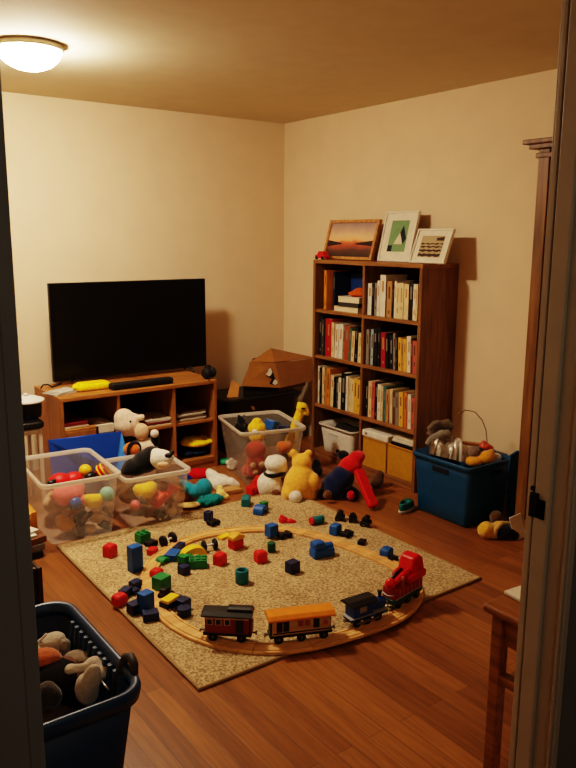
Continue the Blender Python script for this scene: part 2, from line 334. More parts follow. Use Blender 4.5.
# ------------------------------------------------------------------ bookcase
BX, BY1, BY2, BH = -.3195, -.795, -1.8396, 1.411
S = [.055, .3895, .7426, 1.0682]; BM = -1.3155
t = thing('bookcase', 'tall brown wooden bookcase with eight compartments against the right wall', 'bookcase', (0, (BY1 + BY2) / 2, 0))
yc = (BY1 + BY2) / 2; bw = BY1 - BY2; bd = -BX - .004
def bx_(c, d): return MB().box((c[0], c[1] - yc, c[2]), d)
bx_((BX / 2 - .002, yc, BH - .0125), (bd, bw, .025)).build('top', oak_h, t, .002)
for y in (BY1 - .0125, BY2 + .0125): bx_((BX / 2 - .002, y, (BH - .025) / 2), (bd, .025, BH - .025)).build('side_panel', oak_v, t, .002)
for z in S: bx_((BX / 2 + .001, yc, z - .011), (bd - .008, bw - .05, .022)).build('shelf', oak_h, t, .002)
for z0, z1 in zip(S, [s - .022 for s in S[1:]] + [BH - .025]): bx_((BX / 2 + .001, BM, (z0 + z1) / 2), (bd - .008, .022, z1 - z0)).build('divider', oak_v, t, .002)
bx_((-.012, yc, BH / 2), (.008, bw - .05, BH - .03)).build('back_panel', darkwood, t)
bx_((BX + .02, yc, .017), (.016, bw - .05, .033)).build('plinth', oak_h, t)
def bk(name, rgb): return mat('cover ' + name, rgb, .5, .1, 22, spec=.4)
BK = {'white': (216, 208, 190), 'cream': (212, 190, 148), 'black': (22, 21, 22), 'dark grey': (58, 55, 52), 'grey': (130, 124, 114), 'red': (168, 34, 30), 'tan': (176, 128, 78), 'rust': (158, 74, 40), 'brown': (92, 58, 36), 'yellow': (214, 166, 66), 'green': (70, 96, 76), 'teal': (62, 104, 98), 'pale blue': (150, 166, 172), 'pink': (186, 92, 76), 'orange': (206, 128, 44), 'crimson': (150, 26, 42), 'navy': (26, 34, 62)}
ORD = ['first', 'second', 'third', 'fourth', 'fifth', 'sixth', 'seventh', 'eighth', 'ninth', 'tenth', 'eleventh', 'twelfth', 'thirteenth', 'fourteenth', 'fifteenth', 'sixteenth', 'seventeenth', 'eighteenth', 'nineteenth', 'twentieth', 'twenty-first']
def book(colour, th, h, d, loc, label, group, lean=0.0, band=None, rotz=0.0):
    b = MB(); c = .0018
    b.box((0, th / 2 - c / 2, h / 2), (d, c, h), 0); b.box((0, -th / 2 + c / 2, h / 2), (d, c, h), 0)
    b.box((-d / 2 + c / 2, 0, h / 2), (c, th - 2 * c, h), 0)
    b.box((.002, 0, h / 2), (d - c - .005, th - 2 * c, h - .008), 1)
    rr = random.Random(int(th * 1e6) + int(h * 1e5)); light = sum(BK[colour]) > 330
    if band: b.box((-d / 2 - .0003, 0, h * band[1]), (.0008, th * .86, h * band[2]), 2)
    else:
        l_ = rr.uniform(.22, .42) * h; b.box((-d / 2 - .0003, 0, h * .86 - l_ / 2), (.0008, th * rr.uniform(.22, .4), l_), 2)
        if rr.random() < .6: b.box((-d / 2 - .0003, 0, h * rr.uniform(.14, .3)), (.0008, th * .25, h * rr.uniform(.05, .14)), 2)
    mk_ = band[0] if band else {'white': 'tan', 'cream': 'tan', 'black': 'grey', 'dark grey': 'grey', 'yellow': 'brown', 'red': 'tan', 'crimson': 'tan'}.get(colour, 'brown' if light else 'grey')
    o = b.build('book', [bk(colour, BK[colour]), pages, bk(mk_, BK[mk_])])
    o.location = loc; o.rotation_euler = (lean, 0, rotz)
    return tag(o, label, 'book', group)
def bay(seq, ya, yb, z, name, hmax, seed):
    """seq of (colour, thickness px, height fraction, band colour or None) filling ya (left) to yb (right)"""
    r = random.Random(seed); tot = sum(s[1] for s in seq); span = ya - yb - .034; y = ya - .006; brk = r.randint(4, 8); ang = 0.0
    for i, s in enumerate(seq):
        th = s[1] / tot * span; h = s[2] * hmax; d = r.uniform(.15, .2)
        if s[0]:
            band = (s[3], r.uniform(.6, .8), r.uniform(.08, .3)) if s[3] else None
            if i == brk: ang = r.uniform(.03, .06); y -= .008
            nm = '%s%s book, %s from the left in the bookcase%ss %s' % ({1: 'tall ', -1: 'short '}.get(1 if s[2] > .93 else -1 if s[2] < .75 else 0, ''), s[0], ORD[sum(1 for q in seq[:i] if q[0])], chr(39), name)
            book(s[0], th - .0012, h, d, (BX + .022 + d / 2 + r.uniform(0, .012), y - th / 2, z + .001), nm, 'books in the ' + name, -ang if seed % 2 else ang * .6)
        y -= th
YA, YB_, YC, YD = BY1 - .025, BM + .011, BM - .011, BY2 + .025
bay([('white', 20, .78, None), ('black', 11, .8, 'white'), ('grey', 14, .8, 'black'), ('white', 12, .86, None), ('white', 25, 1.0, 'grey'), (None, 9, 0, None), ('tan', 22, .86, None), ('black', 7, .8, None), ('white', 10, .88, 'black'), ('cream', 17, .84, None), ('cream', 16, .85, 'red'), ('cream', 20, .83, None), ('black', 18, .9, None), ('white', 13, .84, None), ('cream', 11, .84, None)], YC, YD, S[3], 'top right compartment', .262, 1)
bay([('black', 16, .95, 'tan'), ('dark grey', 13, .9, 'black'), ('red', 28, .92, None), ('cream', 12, .85, None), ('white', 14, .83, 'grey'), ('white', 17, .84, None), ('grey', 9, .8, None), ('rust', 20, .82, None), ('green', 11, .78, None), ('cream', 12, .72, None), ('black', 13, .85, 'grey'), ('cream', 14, .7, None)], YA, YB_, S[2], 'second shelf left compartment', .285, 2)
bay([('grey', 15, .84, 'white'), ('dark grey', 9, .78, None), ('pale blue', 14, .86, None), ('black', 20, .9, None), ('black', 12, .92, None), ('crimson', 25, .82, None), ('black', 16, .8, 'grey'), ('black', 20, .78, 'white'), ('grey', 13, .84, None), ('black', 10, .86, None), ('yellow', 14, .76, None), ('tan', 12, .74, None), ('yellow', 14, .75, None), ('white', 20, .82, None), ('brown', 9, .78, None), ('pink', 18, .74, None)], YC, YD, S[2], 'second shelf right compartment', .275, 3)
bay([('white', 13, .93, None), ('black', 8, .9, None), ('cream', 13, .92, 'brown'), ('tan', 12, .72, None), ('orange', 18, .92, None), ('cream', 18, .78, 'brown'), ('black', 8, .74, None), ('dark grey', 16, .72, 'white'), ('white', 15, .76, None), ('black', 24, .9, 'white'), ('white', 11, .84, None), ('cream', 10, .82, None), ('cream', 18, .8, None), ('yellow', 17, .85, None), ('yellow', 14, .82, None)], YA, YB_, S[1], 'third shelf left compartment', .29, 4)
bay([('black', 15, .84, 'tan'), ('cream', 19, .86, 'red'), ('pink', 16, .86, None), ('black', 12, .88, None), ('white', 15, .84, 'green'), ('cream', 10, .82, None), ('teal', 12, .82, None), ('tan', 13, .76, None), ('cream', 14, .78, 'grey'), ('brown', 17, .72, None), ('grey', 15, .75, None), ('yellow', 18, .78, None), ('orange', 14, .78, None), ('rust', 7, .72, None), ('white', 14, .77, None), ('pink', 14, .72, None)], YC, YD, S[1], 'third shelf right compartment', .285, 5)
# loose books flat on top of the rows (dark gaps above)
# top left compartment
book('orange', .028, .27, .2, (BX + .13, YA - .075, S[3] + .001), 'upright orange book at the left of the top left compartment', 'books in the top left compartment')
book('navy', .02, .26, .22, (-.13, YA - .11, S[3]), 'large dark blue book standing behind the flat stack of books', 'books in the top left compartment', rotz=.0)
bl = mat('cover bright navy', (22, 58, 116), .5, .1, 20)
tag(MB().box((0, 0, .125), (.012, .27, .25)).build('folder', bl, None, .002, loc=(-.10, YA - .265, S[3])), 'broad blue folder leaning at the back of the top left compartment', 'folder')
z = S[3]
for i, (c, th, w_, lb) in enumerate([('cream', .034, .25, 'bottom cream book of the flat stack in the top left compartment'), ('dark grey', .03, .2, 'middle dark grey book of the flat stack in the top left compartment'), ('white', .038, .2, 'top white book of the flat stack in the top left compartment')]):
    b = MB(); d = .17
    b.box((0, 0, .0015), (d, w_, .003), 0); b.box((0, 0, th - .0015), (d, w_, .003), 0); b.box((d / 2 - .0015, 0, th / 2), (.003, w_, th - .006), 0); b.box((-.002, 0, th / 2), (d - .008, w_ - .006, th - .006), 1)
    o = b.build('book', [bk(c, BK[c]), pages if c != 'dark grey' else bk('dark grey', BK['dark grey'])], None, loc=(BX + .12, YA - .29 - .02 * (i > 0), z), rot=(0, 0, .04 * i))
    tag(o, lb, 'book', 'flat stack of books in the top left compartment'); z += th + .0005
tag(blobmesh('sun_hat', [((0, 0, .018), (.075, .085, .02)), ((0, -.02, .035), (.06, .06, .025))], cloth_m('orange', (210, 96, 30)), vox=.008, wrinkle=.004, loc=(BX + .12, YA - .33, z)), 'rumpled orange cloth hat on the flat stack of books', 'hat')
tag(blobmesh('toy_mouse', [((0, 0, .02), (.03, .03, .02)), ((0, 0, .045), (.022, .022, .022)), ((0, -.012, .066), (.008, .006, .014)), ((0, .012, .066), (.008, .006, .014))], plush_m('blue grey', (96, 112, 124)), vox=.005, loc=(-.19, YB_ + .035, S[3] + .001)), 'small blue grey soft toy at the right of the top left compartment', 'soft toy')

# bottom compartments
def tote(name, label, loc, w, d, h, taper, material, rotz=0, rim_w=.022, rimh=.02, group=None, thick=True, rim_mat=None, r=.05, label_part=None):
    t = thing(name, label, 'storage bin', loc, rotz, group)
    b = MB(); W0, D0 = w * taper, d * taper; loops = [rect(W0 - .02, D0 - .02, r * .7, .0), rect(W0, D0, r * .8, .012)]
    for k in range(1, 5): f_ = k / 4; loops.append(rect(W0 + (w - W0) * f_, D0 + (d - D0) * f_, r, .012 + (h - .02) * f_))
    if thick:
        th = .004
        for k in range(4, -1, -1): f_ = k / 4; loops.append(rect(W0 + (w - W0) * f_ - 2 * th, D0 + (d - D0) * f_ - 2 * th, r, .016 + (h - .02) * f_))
        b.loft(loops, 0, True, True, True)
    else: b.loft(loops, 0, True, True, False)
    b.build('tub', material, t)
    e = .004
    MB().loft([rect(w, d, r, h - rimh), rect(w + rim_w * 1.2, d + rim_w * 1.2, r + rim_w * .5, h - rimh), rect(w + 2 * rim_w * .8, d + 2 * rim_w * .8, r + rim_w * .6, h - .003), rect(w + rim_w, d + rim_w, r + rim_w * .4, h), rect(w - .002, d - .002, r, h - .002), rect(w - .004, d - .004, r, h - rimh)], 0, True, False, False).build('rim', rim_mat or material, t)
    return t
cy_ = (YA + YB_) / 2
wb = tote('storage_box', 'white plastic box with grey rim in the bottom left compartment', (BX + .115, cy_ - .01, S[0]), .24, .36, .21, .86, plas('box white', (226, 220, 206)), 0, .02, .016, r=.03, rim_mat=plas('rim grey', (196, 190, 178)))
for y in (-.09, -.02): MB().ell((-.107, y, .035), (.006, .022, .016)).build('finger_hole', black, wb)
MB().box((-.118, .02, .15), (.003, .1, .012)).build('handle_slot', plas('rim grey', (196, 190, 178)), wb, .001)
tag(blobmesh('folded_cloth', [((0, 0, .02), (.08, .13, .03)), ((0, .05, .03), (.06, .07, .03))], cloth_m('charcoal', (48, 44, 40)), vox=.009, wrinkle=.006, loc=(BX + .115, cy_ - .01, S[0] + .15)), 'charcoal cloth filling the white plastic box', 'cloth')
ym = mat('ochre board', (190, 136, 30), .7, .08, 40, .1, 120)
for i, (yy, lb) in enumerate(((YC - .125, 'left ochre yellow magazine box in the bottom right compartment'), (YC - .362, 'right ochre yellow magazine box in the bottom right compartment'))):
    t = thing('magazine_box', lb, 'box', (BX + .125, yy, S[0]), 0, 'ochre boxes in the bottom right compartment')
    MB().box((0, 0, .103), (.22, .225, .205)).build('carton', ym, t, .004)
    MB().box((-.111, 0, .195), (.002, .22, .012)).build('lid_edge', mat('ochre edge', (160, 110, 24), .7), t)
t = thing('binder', 'white ring binder lying on the left ochre box', 'binder', (BX + .12, YC - .13, S[0] + .206), .0)
MB().box((0, 0, .022), (.22, .25, .044)).build('cover', paper('binder white', (222, 216, 200)), t, .008)
MB().lathe([(.008, 0), (.008, .004)], 14, 0, Matrix.Translation((-.11, .08, .022)) @ Matrix.Rotation(-PI / 2, 4, 'Y')).build('finger_ring', steel, t)
slabm = [paper('light grey', (196, 190, 178)), paper('cream', (224, 210, 184)), bk('dark grey', BK['dark grey'])]
t = thing('paper_stack', 'stack of papers over a dark case on the right ochre box', 'papers', (BX + .12, YC - .375, S[0] + .206))
MB().box((0, 0, .012), (.21, .19, .024)).build('dark_case', black, t, .004)
for k in range(4): MB().box((.002 * k, .003 * (k % 2), .028 + .007 * k), (.2 - .006 * k, .18, .006)).build('sheet', slabm[k % 2], t)

# on the bookcase: frames and a red toy
def frame(name, label, pts, xbase, border, fm, depth=.02):
    """pts: TL,TR,BR,BL in the plane of the wall"""
    q = [on(px, py, 0, xbase) for px, py in pts]
    y0 = q[3].y; y1 = q[2].y; wd = y0 - y1; ht = (q[0].z + q[1].z) / 2 - BH
    lean = math.asin(min(.9, .075 / ht)) ; 
    ht = ht / math.cos(lean) * .98
    t = thing(name, label, 'picture frame', (xbase - .01, (y0 + y1) / 2, BH))
    t.rotation_euler = (0, lean, -PI / 2 * 0)
    M = Matrix.Rotation(-PI / 2, 4, 'Z')  # local x=width to the right(-y), local y=depth towards wall(+x)
    b = MB()
    for c, d in (((-wd / 2 + border / 2, 0, ht / 2), (border, depth, ht)), ((wd / 2 - border / 2, 0, ht / 2), (border, depth, ht)), ((0, 0, border / 2), (wd - 2 * border, depth, border)), ((0, 0, ht - border / 2), (wd - 2 * border, depth, border))): b.box(c, d, 0, M)
    b.build('frame', fm, t, .0025)
    MB().box((0, .006, ht / 2), (wd - 2 * border + .004, .006, ht - 2 * border + .004), 0, M).build('backing', darkwood, t)
    return t, wd, ht, M
ow = wood_m('picture frame', (196, 142, 84), (162, 110, 58), 0)
wf = mat('white frame paint', (226, 218, 200), .45, .04, 20)
t, wd, ht, M = frame('picture_frame', 'wooden framed sunset landscape photograph at the left on the bookcase', [(331, 219), (378.5, 219), (373, 260), (324, 258.5)], -.16, .021, ow, .028)
def sunset():
    m = bpy.data.materials.new('sunset print'); m.use_nodes = True; nt = m.node_tree; n = nt.nodes; l = nt.links; b = n['Principled BSDF']
    tc = n.new('ShaderNodeTexCoord'); sx = n.new('ShaderNodeSeparateXYZ'); l.new(tc.outputs['Generated'], sx.inputs[0])
    nz = n.new('ShaderNodeTexNoise'); nz.inputs['Scale'].default_value = 9; l.new(tc.outputs['Object'], nz.inputs['Vector'])
    ad = n.new('ShaderNodeMath'); ad.operation = 'MULTIPLY_ADD'; ad.inputs[1].default_value = .22; l.new(nz.outputs['Fac'], ad.inputs[0]); l.new(sx.outputs['Z'], ad.inputs[2])
    sb_ = n.new('ShaderNodeMath'); sb_.operation = 'SUBTRACT'; sb_.inputs[1].default_value = .11; l.new(ad.outputs[0], sb_.inputs[0])
    cr = n.new('ShaderNodeValToRGB'); e = cr.color_ramp.elements; e[0].position = 0; e[0].color = (*s2l((44, 36, 34)), 1); e[1].position = 1; e[1].color = (*s2l((150, 132, 132)), 1)
    for p_, c in ((.2, (84, 58, 50)), (.34, (176, 84, 60)), (.42, (224, 116, 76)), (.48, (240, 184, 128)), (.62, (232, 190, 150)), (.8, (196, 160, 142))):
        k = e.new(p_); k.color = (*s2l(c), 1)
    l.new(sb_.outputs[0], cr.inputs['Fac']); l.new(cr.outputs['Color'], b.inputs['Base Color']); b.inputs['Roughness'].default_value = .35
    return m
b_ = .021
MB().box((0, -.001, ht / 2), (wd - 2 * b_, .003, ht - 2 * b_), 0, M).build('landscape_print', sunset(), t)
pm = MB(); pw_, ph = wd - 2 * b_, ht - 2 * b_; z0 = b_ + ph * .40
pm.add([(-pw_ / 2, -.0032, z0 + ph * .09), (-pw_ * .18, -.0032, z0 + ph * .01), (-pw_ * .18, -.0032, z0 - ph * .03), (-pw_ / 2, -.0032, z0 - ph * .1)], [(0, 1, 2, 3)], 0, False, M)
pm.add([(pw_ / 2, -.0032, z0 + ph * .09), (pw_ * .12, -.0032, z0 + ph * .01), (pw_ * .12, -.0032, z0 - ph * .03), (pw_ / 2, -.0032, z0 - ph * .08)], [(3, 2, 1, 0)], 0, False, M)
pm.build('hill_silhouette', paper('dark hills', (48, 36, 34)), t)
t, wd, ht, M = frame('picture_frame', 'tall white frame with a green print of a pale triangle', [(390, 211), (423, 208.5), (411, 261), (379, 260.5)], -.15, .012, wf, .022)
MB().box((0, -.001, ht / 2), (wd - .024, .003, ht - .024), 0, M).build('mat_board', paper('mat white', (224, 214, 192)), t)
g = MB(); gx0, gx1, gz0, gz1 = -wd * .27, wd * .27, ht * .2, ht * .82
g.add([(gx0, -.0032, gz0), (gx1, -.0032, gz0), (gx1, -.0032, gz1), (gx0, -.0032, gz1)], [(0, 1, 2, 3)], 0, False, M); g.build('green_print', paper('print green', (116, 150, 106)), t)
W_ = gx1 - gx0; Hh = gz1 - gz0
g = MB(); g.add([(gx0 + W_ * .3, -.0038, gz0 + Hh * .24), (gx0 + W_ * .78, -.0038, gz0 + Hh * .24), (gx0 + W_ * .6, -.0038, gz0 + Hh * .64)], [(0, 1, 2)], 0, False, M); g.build('pale_triangle', paper('print cream', (220, 204, 176)), t)
g = MB(); g.add([(gx0 + W_ * .58, -.0042, gz0 + Hh * .6), (gx0 + W_ * .72, -.0042, gz0 + Hh * .84), (gx0 + W_ * .97, -.0042, gz0 + Hh * .42), (gx0 + W_ * .84, -.0042, gz0 + Hh * .24)], [(0, 1, 2, 3)], 0, False, M)
g.add([(gx0, -.0042, gz0), (gx0 + W_ * .26, -.0042, gz0), (gx0 + W_ * .26, -.0042, gz0 + Hh * .2), (gx0, -.0042, gz0 + Hh * .2)], [(0, 1, 2, 3)], 0, False, M); g.build('dark_shapes', paper('print navy', (30, 36, 48)), t)
t, wd, ht, M = frame('picture_frame', 'small white frame with a sepia print of dark horizontal strips', [(418, 229), (454, 227.5), (445.5, 262), (410.5, 261)], -.21, .012, wf, .022)
MB().box((0, -.001, ht / 2), (wd - .024, .003, ht - .024), 0, M).build('mat_board', paper('mat white', (224, 214, 192)), t)
MB().add([(-wd * .32, -.0032, ht * .18), (wd * .32, -.0032, ht * .18), (wd * .32, -.0032, ht * .8), (-wd * .32, -.0032, ht * .8)], [(0, 1, 2, 3)], 0, False, M).build('sepia_print', paper('sepia', (178, 156, 120)), t)
g = MB()
for k, (za, zb) in enumerate(((.2, .28), (.34, .40), (.46, .5), (.55, .585))):
    n_ = 12; P1 = [(-wd * .31 + wd * .62 * i / n_, -.0038, ht * (za + .015 * math.sin(i * 1.7 + k))) for i in range(n_ + 1)]; P2 = [(-wd * .31 + wd * .62 * i / n_, -.0038, ht * (zb + .014 * math.sin(i * 2.3 + k * 2))) for i in range(n_ + 1)]
    g.add(P1 + P2, [(i, i + 1, n_ + 2 + i, n_ + 1 + i) for i in range(n_)], 0, False, M)
g.add([(wd * .1, -.0038, ht * .66), (wd * .31, -.0038, ht * .66), (wd * .31, -.0038, ht * .77), (wd * .1, -.0038, ht * .74)], [(0, 1, 2, 3)], 0, False, M)
g.build('dark_strips', paper('sepia dark', (66, 50, 36)), t)
p = on(319, 255, 0, -.27)
t = thing('toy_car', 'small red toy car at the left end of the bookcase top', 'toy car', (-.25, p.y - .012, BH), PI / 2)
t.scale = (1.35, 1.35, 1.35)
MB().prism([(-.04, .006), (.04, .006), (.04, .022), (.022, .026), (.012, .042), (-.02, .042), (-.03, .024), (-.04, .02)], -.018, .018, 0, Matrix.Rotation(PI / 2, 4, 'X')).build('body', cp('red'), t, .003)
for x in (-.024, .024):
    for y in (-.018, .018): MB().lathe([(.009, -.004), (.009, .004)], 14, 0, Matrix.Translation((x, y, .009)) @ Matrix.Rotation(PI / 2, 4, 'X')).build('wheel', rubber, t)

# ------------------------------------------------------------------ tall cabinet at the right
t = thing('tall_cabinet', 'tall wooden cabinet with a dark front and moulded cornice by the doorway', 'cabinet', (-.185, -3.03, 0))
fx = -.15; CH = 1.99; y0, y1 = .42, -.42
MB().box((0, y0 - .011, CH / 2), (.29, .022, CH)).build('side_panel', cabwood, t, .002); MB().box((0, y1 + .011, CH / 2), (.29, .022, CH)).build('side_panel', cabwood, t, .002)
for y in (y0 - .03, y1 + .03): MB().box((-.153, y, CH / 2), (.02, .062, CH)).build('front_stile', cabwood, t, .003)
MB().box((0, 0, CH - .012), (.28, .796, .024)).build('top', cabwood, t)
MB().box((-.153, 0, .05), (.02, .72, .1)).build('plinth', cabwood, t, .003)
d_ = MB().box((-.135, 0, CH / 2 + .03), (.02, .71, CH - .14)).build('door', darkwood, t, .004)  # dark sheet standing in for the cabinet's dim interior
MB().box((-.148, 0, CH / 2 + .03), (.008, .5, CH - .4)).build('dim_inset', darkwood, d_, .004)
MB().lathe([(.004, 0), (.006, .012), (.013, .018), (.012, .028), (.002, .031)], 14, 0, Matrix.Translation((-.145, .3, 1.0)) @ Matrix.Rotation(-PI / 2, 4, 'Y')).build('knob', steel, d_)
MB().box((.14, 0, CH / 2), (.008, .79, CH - .04)).build('back_panel', darkwood, t)
b = MB(); b.box((-.012, 0, CH + .012), (.35, .93, .024)); b.box((-.02, 0, CH + .034), (.37, .98, .022)); b.box((-.005, 0, CH - .03), (.33, .87, .025)); b.build('cornice', cabwood, t, .004)
b = MB().box((0, 0, .045), (.2, .6, .09)); o = b.build('storage_carton', paper('grey carton', (150, 130, 104)), None, .004, loc=(-.22, -3.0, CH + .045)); tag(o, 'flat grey carton lying on top of the tall cabinet', 'box')
# ------------------------------------------------------------------ rug
def rug_material():
    m = bpy.data.materials.new('speckled rug pile'); m.use_nodes = True; nt = m.node_tree; n = nt.nodes; l = nt.links; b = n['Principled BSDF']
    tc = n.new('ShaderNodeTexCoord')
    a = n.new('ShaderNodeTexNoise'); a.inputs['Scale'].default_value = 105; a.inputs['Detail'].default_value = 3; l.new(tc.outputs['Object'], a.inputs['Vector'])
    v = n.new('ShaderNodeTexNoise'); v.inputs['Scale'].default_value = 3; l.new(tc.outputs['Object'], v.inputs['Vector'])
    ad = n.new('ShaderNodeMath'); ad.operation = 'MULTIPLY_ADD'; ad.inputs[1].default_value = .25; l.new(v.outputs['Fac'], ad.inputs[0]); l.new(a.outputs['Fac'], ad.inputs[2])
    cr = n.new('ShaderNodeValToRGB'); e = cr.color_ramp.elements; e[0].position = .48; e[0].color = (*s2l((132, 104, 68)), 1); e[1].position = .78; e[1].color = (*s2l((206, 180, 136)), 1)
    l.new(ad.outputs[0], cr.inputs['Fac']); l.new(cr.outputs['Color'], b.inputs['Base Color']); b.inputs['Roughness'].default_value = .97; b.inputs['Specular IOR Level'].default_value = .05; b.inputs['Sheen Weight'].default_value = .2
    bp = n.new('ShaderNodeBump'); bp.inputs['Strength'].default_value = .55; bp.inputs['Distance'].default_value = .006; l.new(a.outputs['Fac'], bp.inputs['Height']); l.new(bp.outputs['Normal'], b.inputs['Normal'])
    return m
RZ = .014
RC = [Vector((-2.425, -2.868)), Vector((-.928, -2.868)), Vector((-.932, -1.335)), Vector((-2.405, -1.37))]
rb = MB(); n_ = 60; vs = []; fs = []
for j in range(n_ + 1):
    for i in range(n_ + 1):
        u, v = i / n_, j / n_; p = RC[0] * (1 - u) * (1 - v) + RC[1] * u * (1 - v) + RC[2] * u * v + RC[3] * (1 - u) * v
        ed = min(u, v, 1 - u, 1 - v); vs.append((p.x, p.y, (RZ - .001 + .0012 * noise.noise((u * 40, v * 40, 0))) if ed > .001 else RZ - .004))
for j in range(n_):
    for i in range(n_): k = j * (n_ + 1) + i; fs.append((k, k + 1, k + n_ + 2, k + n_ + 1))
rb.add(vs, fs, 0, True)
rug = thing('area_rug', 'square beige speckled rug with a bound edge on the oak floor', 'rug', (-1.67, -2.11, 0))
for f_ in (rb,): f_.v = [(a + 1.67, b + 2.11, c) for a, b, c in f_.v]
rb.build('pile', rug_material(), rug)
edge = MB(); pl = [(p.x + 1.67, p.y + 2.11, .0065) for p in RC]; path = []
for a, b in zip(pl, pl[1:] + pl[:1]): path += [Vector(a).lerp(Vector(b), k / 10) for k in range(10)]
edge.tube(path, .0065, 8, 0, True); edge.build('bound_edge', mat('rug binding', (150, 122, 84), .9, .1, 60, .3, 150), rug)

# ------------------------------------------------------------------ toy train track
TP = [(146.5, 572.5), (149, 590), (159, 610), (176, 624), (198, 636), (227, 644.5), (258, 648), (291, 647.5), (320, 642), (346, 634), (372, 626.5), (394, 618), (410, 607), (418, 594), (414, 580), (401, 567), (386, 560), (362, 550), (338, 541), (314, 533), (289, 528), (264, 527), (232, 529), (205, 533), (185, 539), (167.5, 548), (154, 558.5)]
TZ = RZ + .012
tp = [fl(a, b, TZ) for a, b in TP]
def smooth(pts, it):
    for _ in range(it): n = len(pts); pts = [pts[i] * .5 + (pts[i - 1] + pts[(i + 1) % n]) * .25 for i in range(n)]
    return pts
def catmull(pts, m=12):
    out = []; n = len(pts)
    for i in range(n):
        a, b, c, d = pts[i - 1], pts[i], pts[(i + 1) % n], pts[(i + 2) % n]
        for k in range(m):
            t = k / m; out.append(.5 * ((2 * b) + (c - a) * t + (2 * a - 5 * b + 4 * c - d) * t * t + (3 * b - a - 3 * c + d) * t ** 3))
    return out
dense = catmull(smooth(tp, 1), 16)
cum = [0]
for a, b in zip(dense, dense[1:] + dense[:1]): cum.append(cum[-1] + (b - a).length)
TL = cum[-1]
def tpos(s):
    s %= TL; lo = 0
    for i in range(len(dense)):
        if cum[i + 1] >= s: lo = i; break
    f_ = (s - cum[lo]) / max(1e-9, cum[lo + 1] - cum[lo]); return dense[lo].lerp(dense[(lo + 1) % len(dense)], f_)
def ttan(s): return (tpos(s + .02) - tpos(s - .02)).normalized()
PROF = [(-.036, 0), (-.036, .010), (-.034, .012), (-.0255, .012), (-.0255, .0085), (-.0185, .0085), (-.0185, .012), (.0185, .012), (.0185, .0085), (.0255, .0085), (.0255, .012), (.034, .012), (.036, .010), (.036, 0)]
NT = 17
where = ['at the far left bend beside the tall blue block', 'at the near left bend beside the navy blocks', 'approaching the red caboose on the near left', 'under the red caboose', 'under the orange roofed coach, rear end', 'under the orange roofed coach, front end', 'under the dark blue locomotive', 'between the locomotive and the red crane car', 'under the red crane car', 'just past the red crane car on the right', 'on the right side beside the lone blue block', 'on the far right past the small dark chip', 'behind the large blue engine block', 'at the far side beside the red dog toy', 'at the far side under the blue cube', 'at the far side behind the yellow roofed house', 'at the far left before the bend']
for k in range(NT):
    a, b = TL * k / NT + .0012, TL * (k + 1) / NT - .0012; loops = []; m = 9
    mid = tpos((a + b) / 2); mid.z = RZ
    for i in range(m + 1):
        s = a + (b - a) * i / m; p = tpos(s) - mid; tn = ttan(s); nx = Vector((tn.y, -tn.x, 0))
        loops.append([(p.x + nx.x * x, p.y + nx.y * x, z) for x, z in PROF])
    o = MB().loft(loops, 0, False).build('track_piece', trackwood, None, 0, loc=mid)
    tag(o, 'grooved pale wooden track piece ' + where[k], 'toy track', 'pieces of the toy railway loop')
# white block standing in for the light glint on the track connection
c_ = fl(148, 597, TZ + .004)
tag(MB().box((0, 0, .006), (.03, .05, .012)).build('track_glint', white_p, None, .004, loc=(c_.x, c_.y, TZ + .0005), rot=(0, 0, .2)), 'small white block for a light glint on the track at the near left bend', 'track glint')

# ------------------------------------------------------------------ trains
RAILZ = TZ - .002
def wheelset(t, xs, w, r, hub, z=0):
    for x in xs:
        for s in (-1, 1):
            b = MB().lathe([(.002, -.006), (r * .96, -.006), (r, -.003), (r, .004), (r * .78, .006), (r * .7, .003), (.3 * r, .003), (.002, .006)], 20, 0, Matrix.Translation((x, s * w / 2, r + z)) @ Matrix.Rotation(-s * PI / 2, 4, 'X')); b = b.build('wheel', rubber, t)
            MB().lathe([(.35 * r, 0), (.3 * r, .004), (.002, .005)], 12, 0, Matrix.Translation((x, s * (w / 2 + .0035), r + z)) @ Matrix.Rotation(-s * PI / 2, 4, 'X')).build('hub', hub, b)
def car_at(name, label, a, b, half):
    A, B = fl(*a, RAILZ), fl(*b, RAILZ); d = (B - A).normalized(); nrm = Vector((-d.y, d.x, 0))
    if nrm.dot(Vector((FW.x, FW.y, 0))) < 0: nrm = -nrm
    c = (A + B) / 2 + nrm * half
    t = thing(name, label, 'toy train car', (c.x, c.y, RAILZ), math.atan2(d.y, d.x)); return t, (B - A).length
hub = mat('hub grey', (90, 86, 80), .5)
def panes(t, xs, z, w, h, y, m, name='window', fm=None):
    for x in xs:
        for s in (-1, 1):
            f = MB().box((x, s * y, z), (w + .006, .003, h + .006)).build(name, fm or m, t, .001)
            MB().box((x, s * (y + .0014), z), (w, .002, h)).build('pane', m, f)
dkglass = mat('dark glass', (24, 22, 22), .2)
# caboose
t, L_ = car_at('toy_caboose', 'dark red wooden toy caboose with a black roof, last in the train', (213, 641.5), (241, 643), .03)
maroon = paint('maroon', (128, 22, 24)); roofb = paint('charcoal', (34, 33, 32)); chs = paint('chassis black', (22, 21, 21))
MB().box((0, 0, .030), (.19, .056, .014)).build('chassis', chs, t, .003)
MB().box((0, 0, .072), (.172, .066, .07)).build('body', maroon, t, .003)
MB().loft([[(x, y, z) for y, z in ((-.044, .107), (-.044, .112), (-.024, .124), (.024, .124), (.044, .112), (.044, .107))] for x in (-.099, .099)], 0, False).build('roof', roofb, t, .002)
MB().loft([[(x, y, z) for y, z in ((-.022, .122), (-.022, .133), (-.01, .138), (.01, .138), (.022, .133), (.022, .122))] for x in (0.0, .097)], 0, False).build('raised_roof', roofb, t, .002)
panes(t, (-.066, -.032, .002), .085, .018, .02, .0335, dkglass, 'window', paint('window trim', (206, 170, 140)))
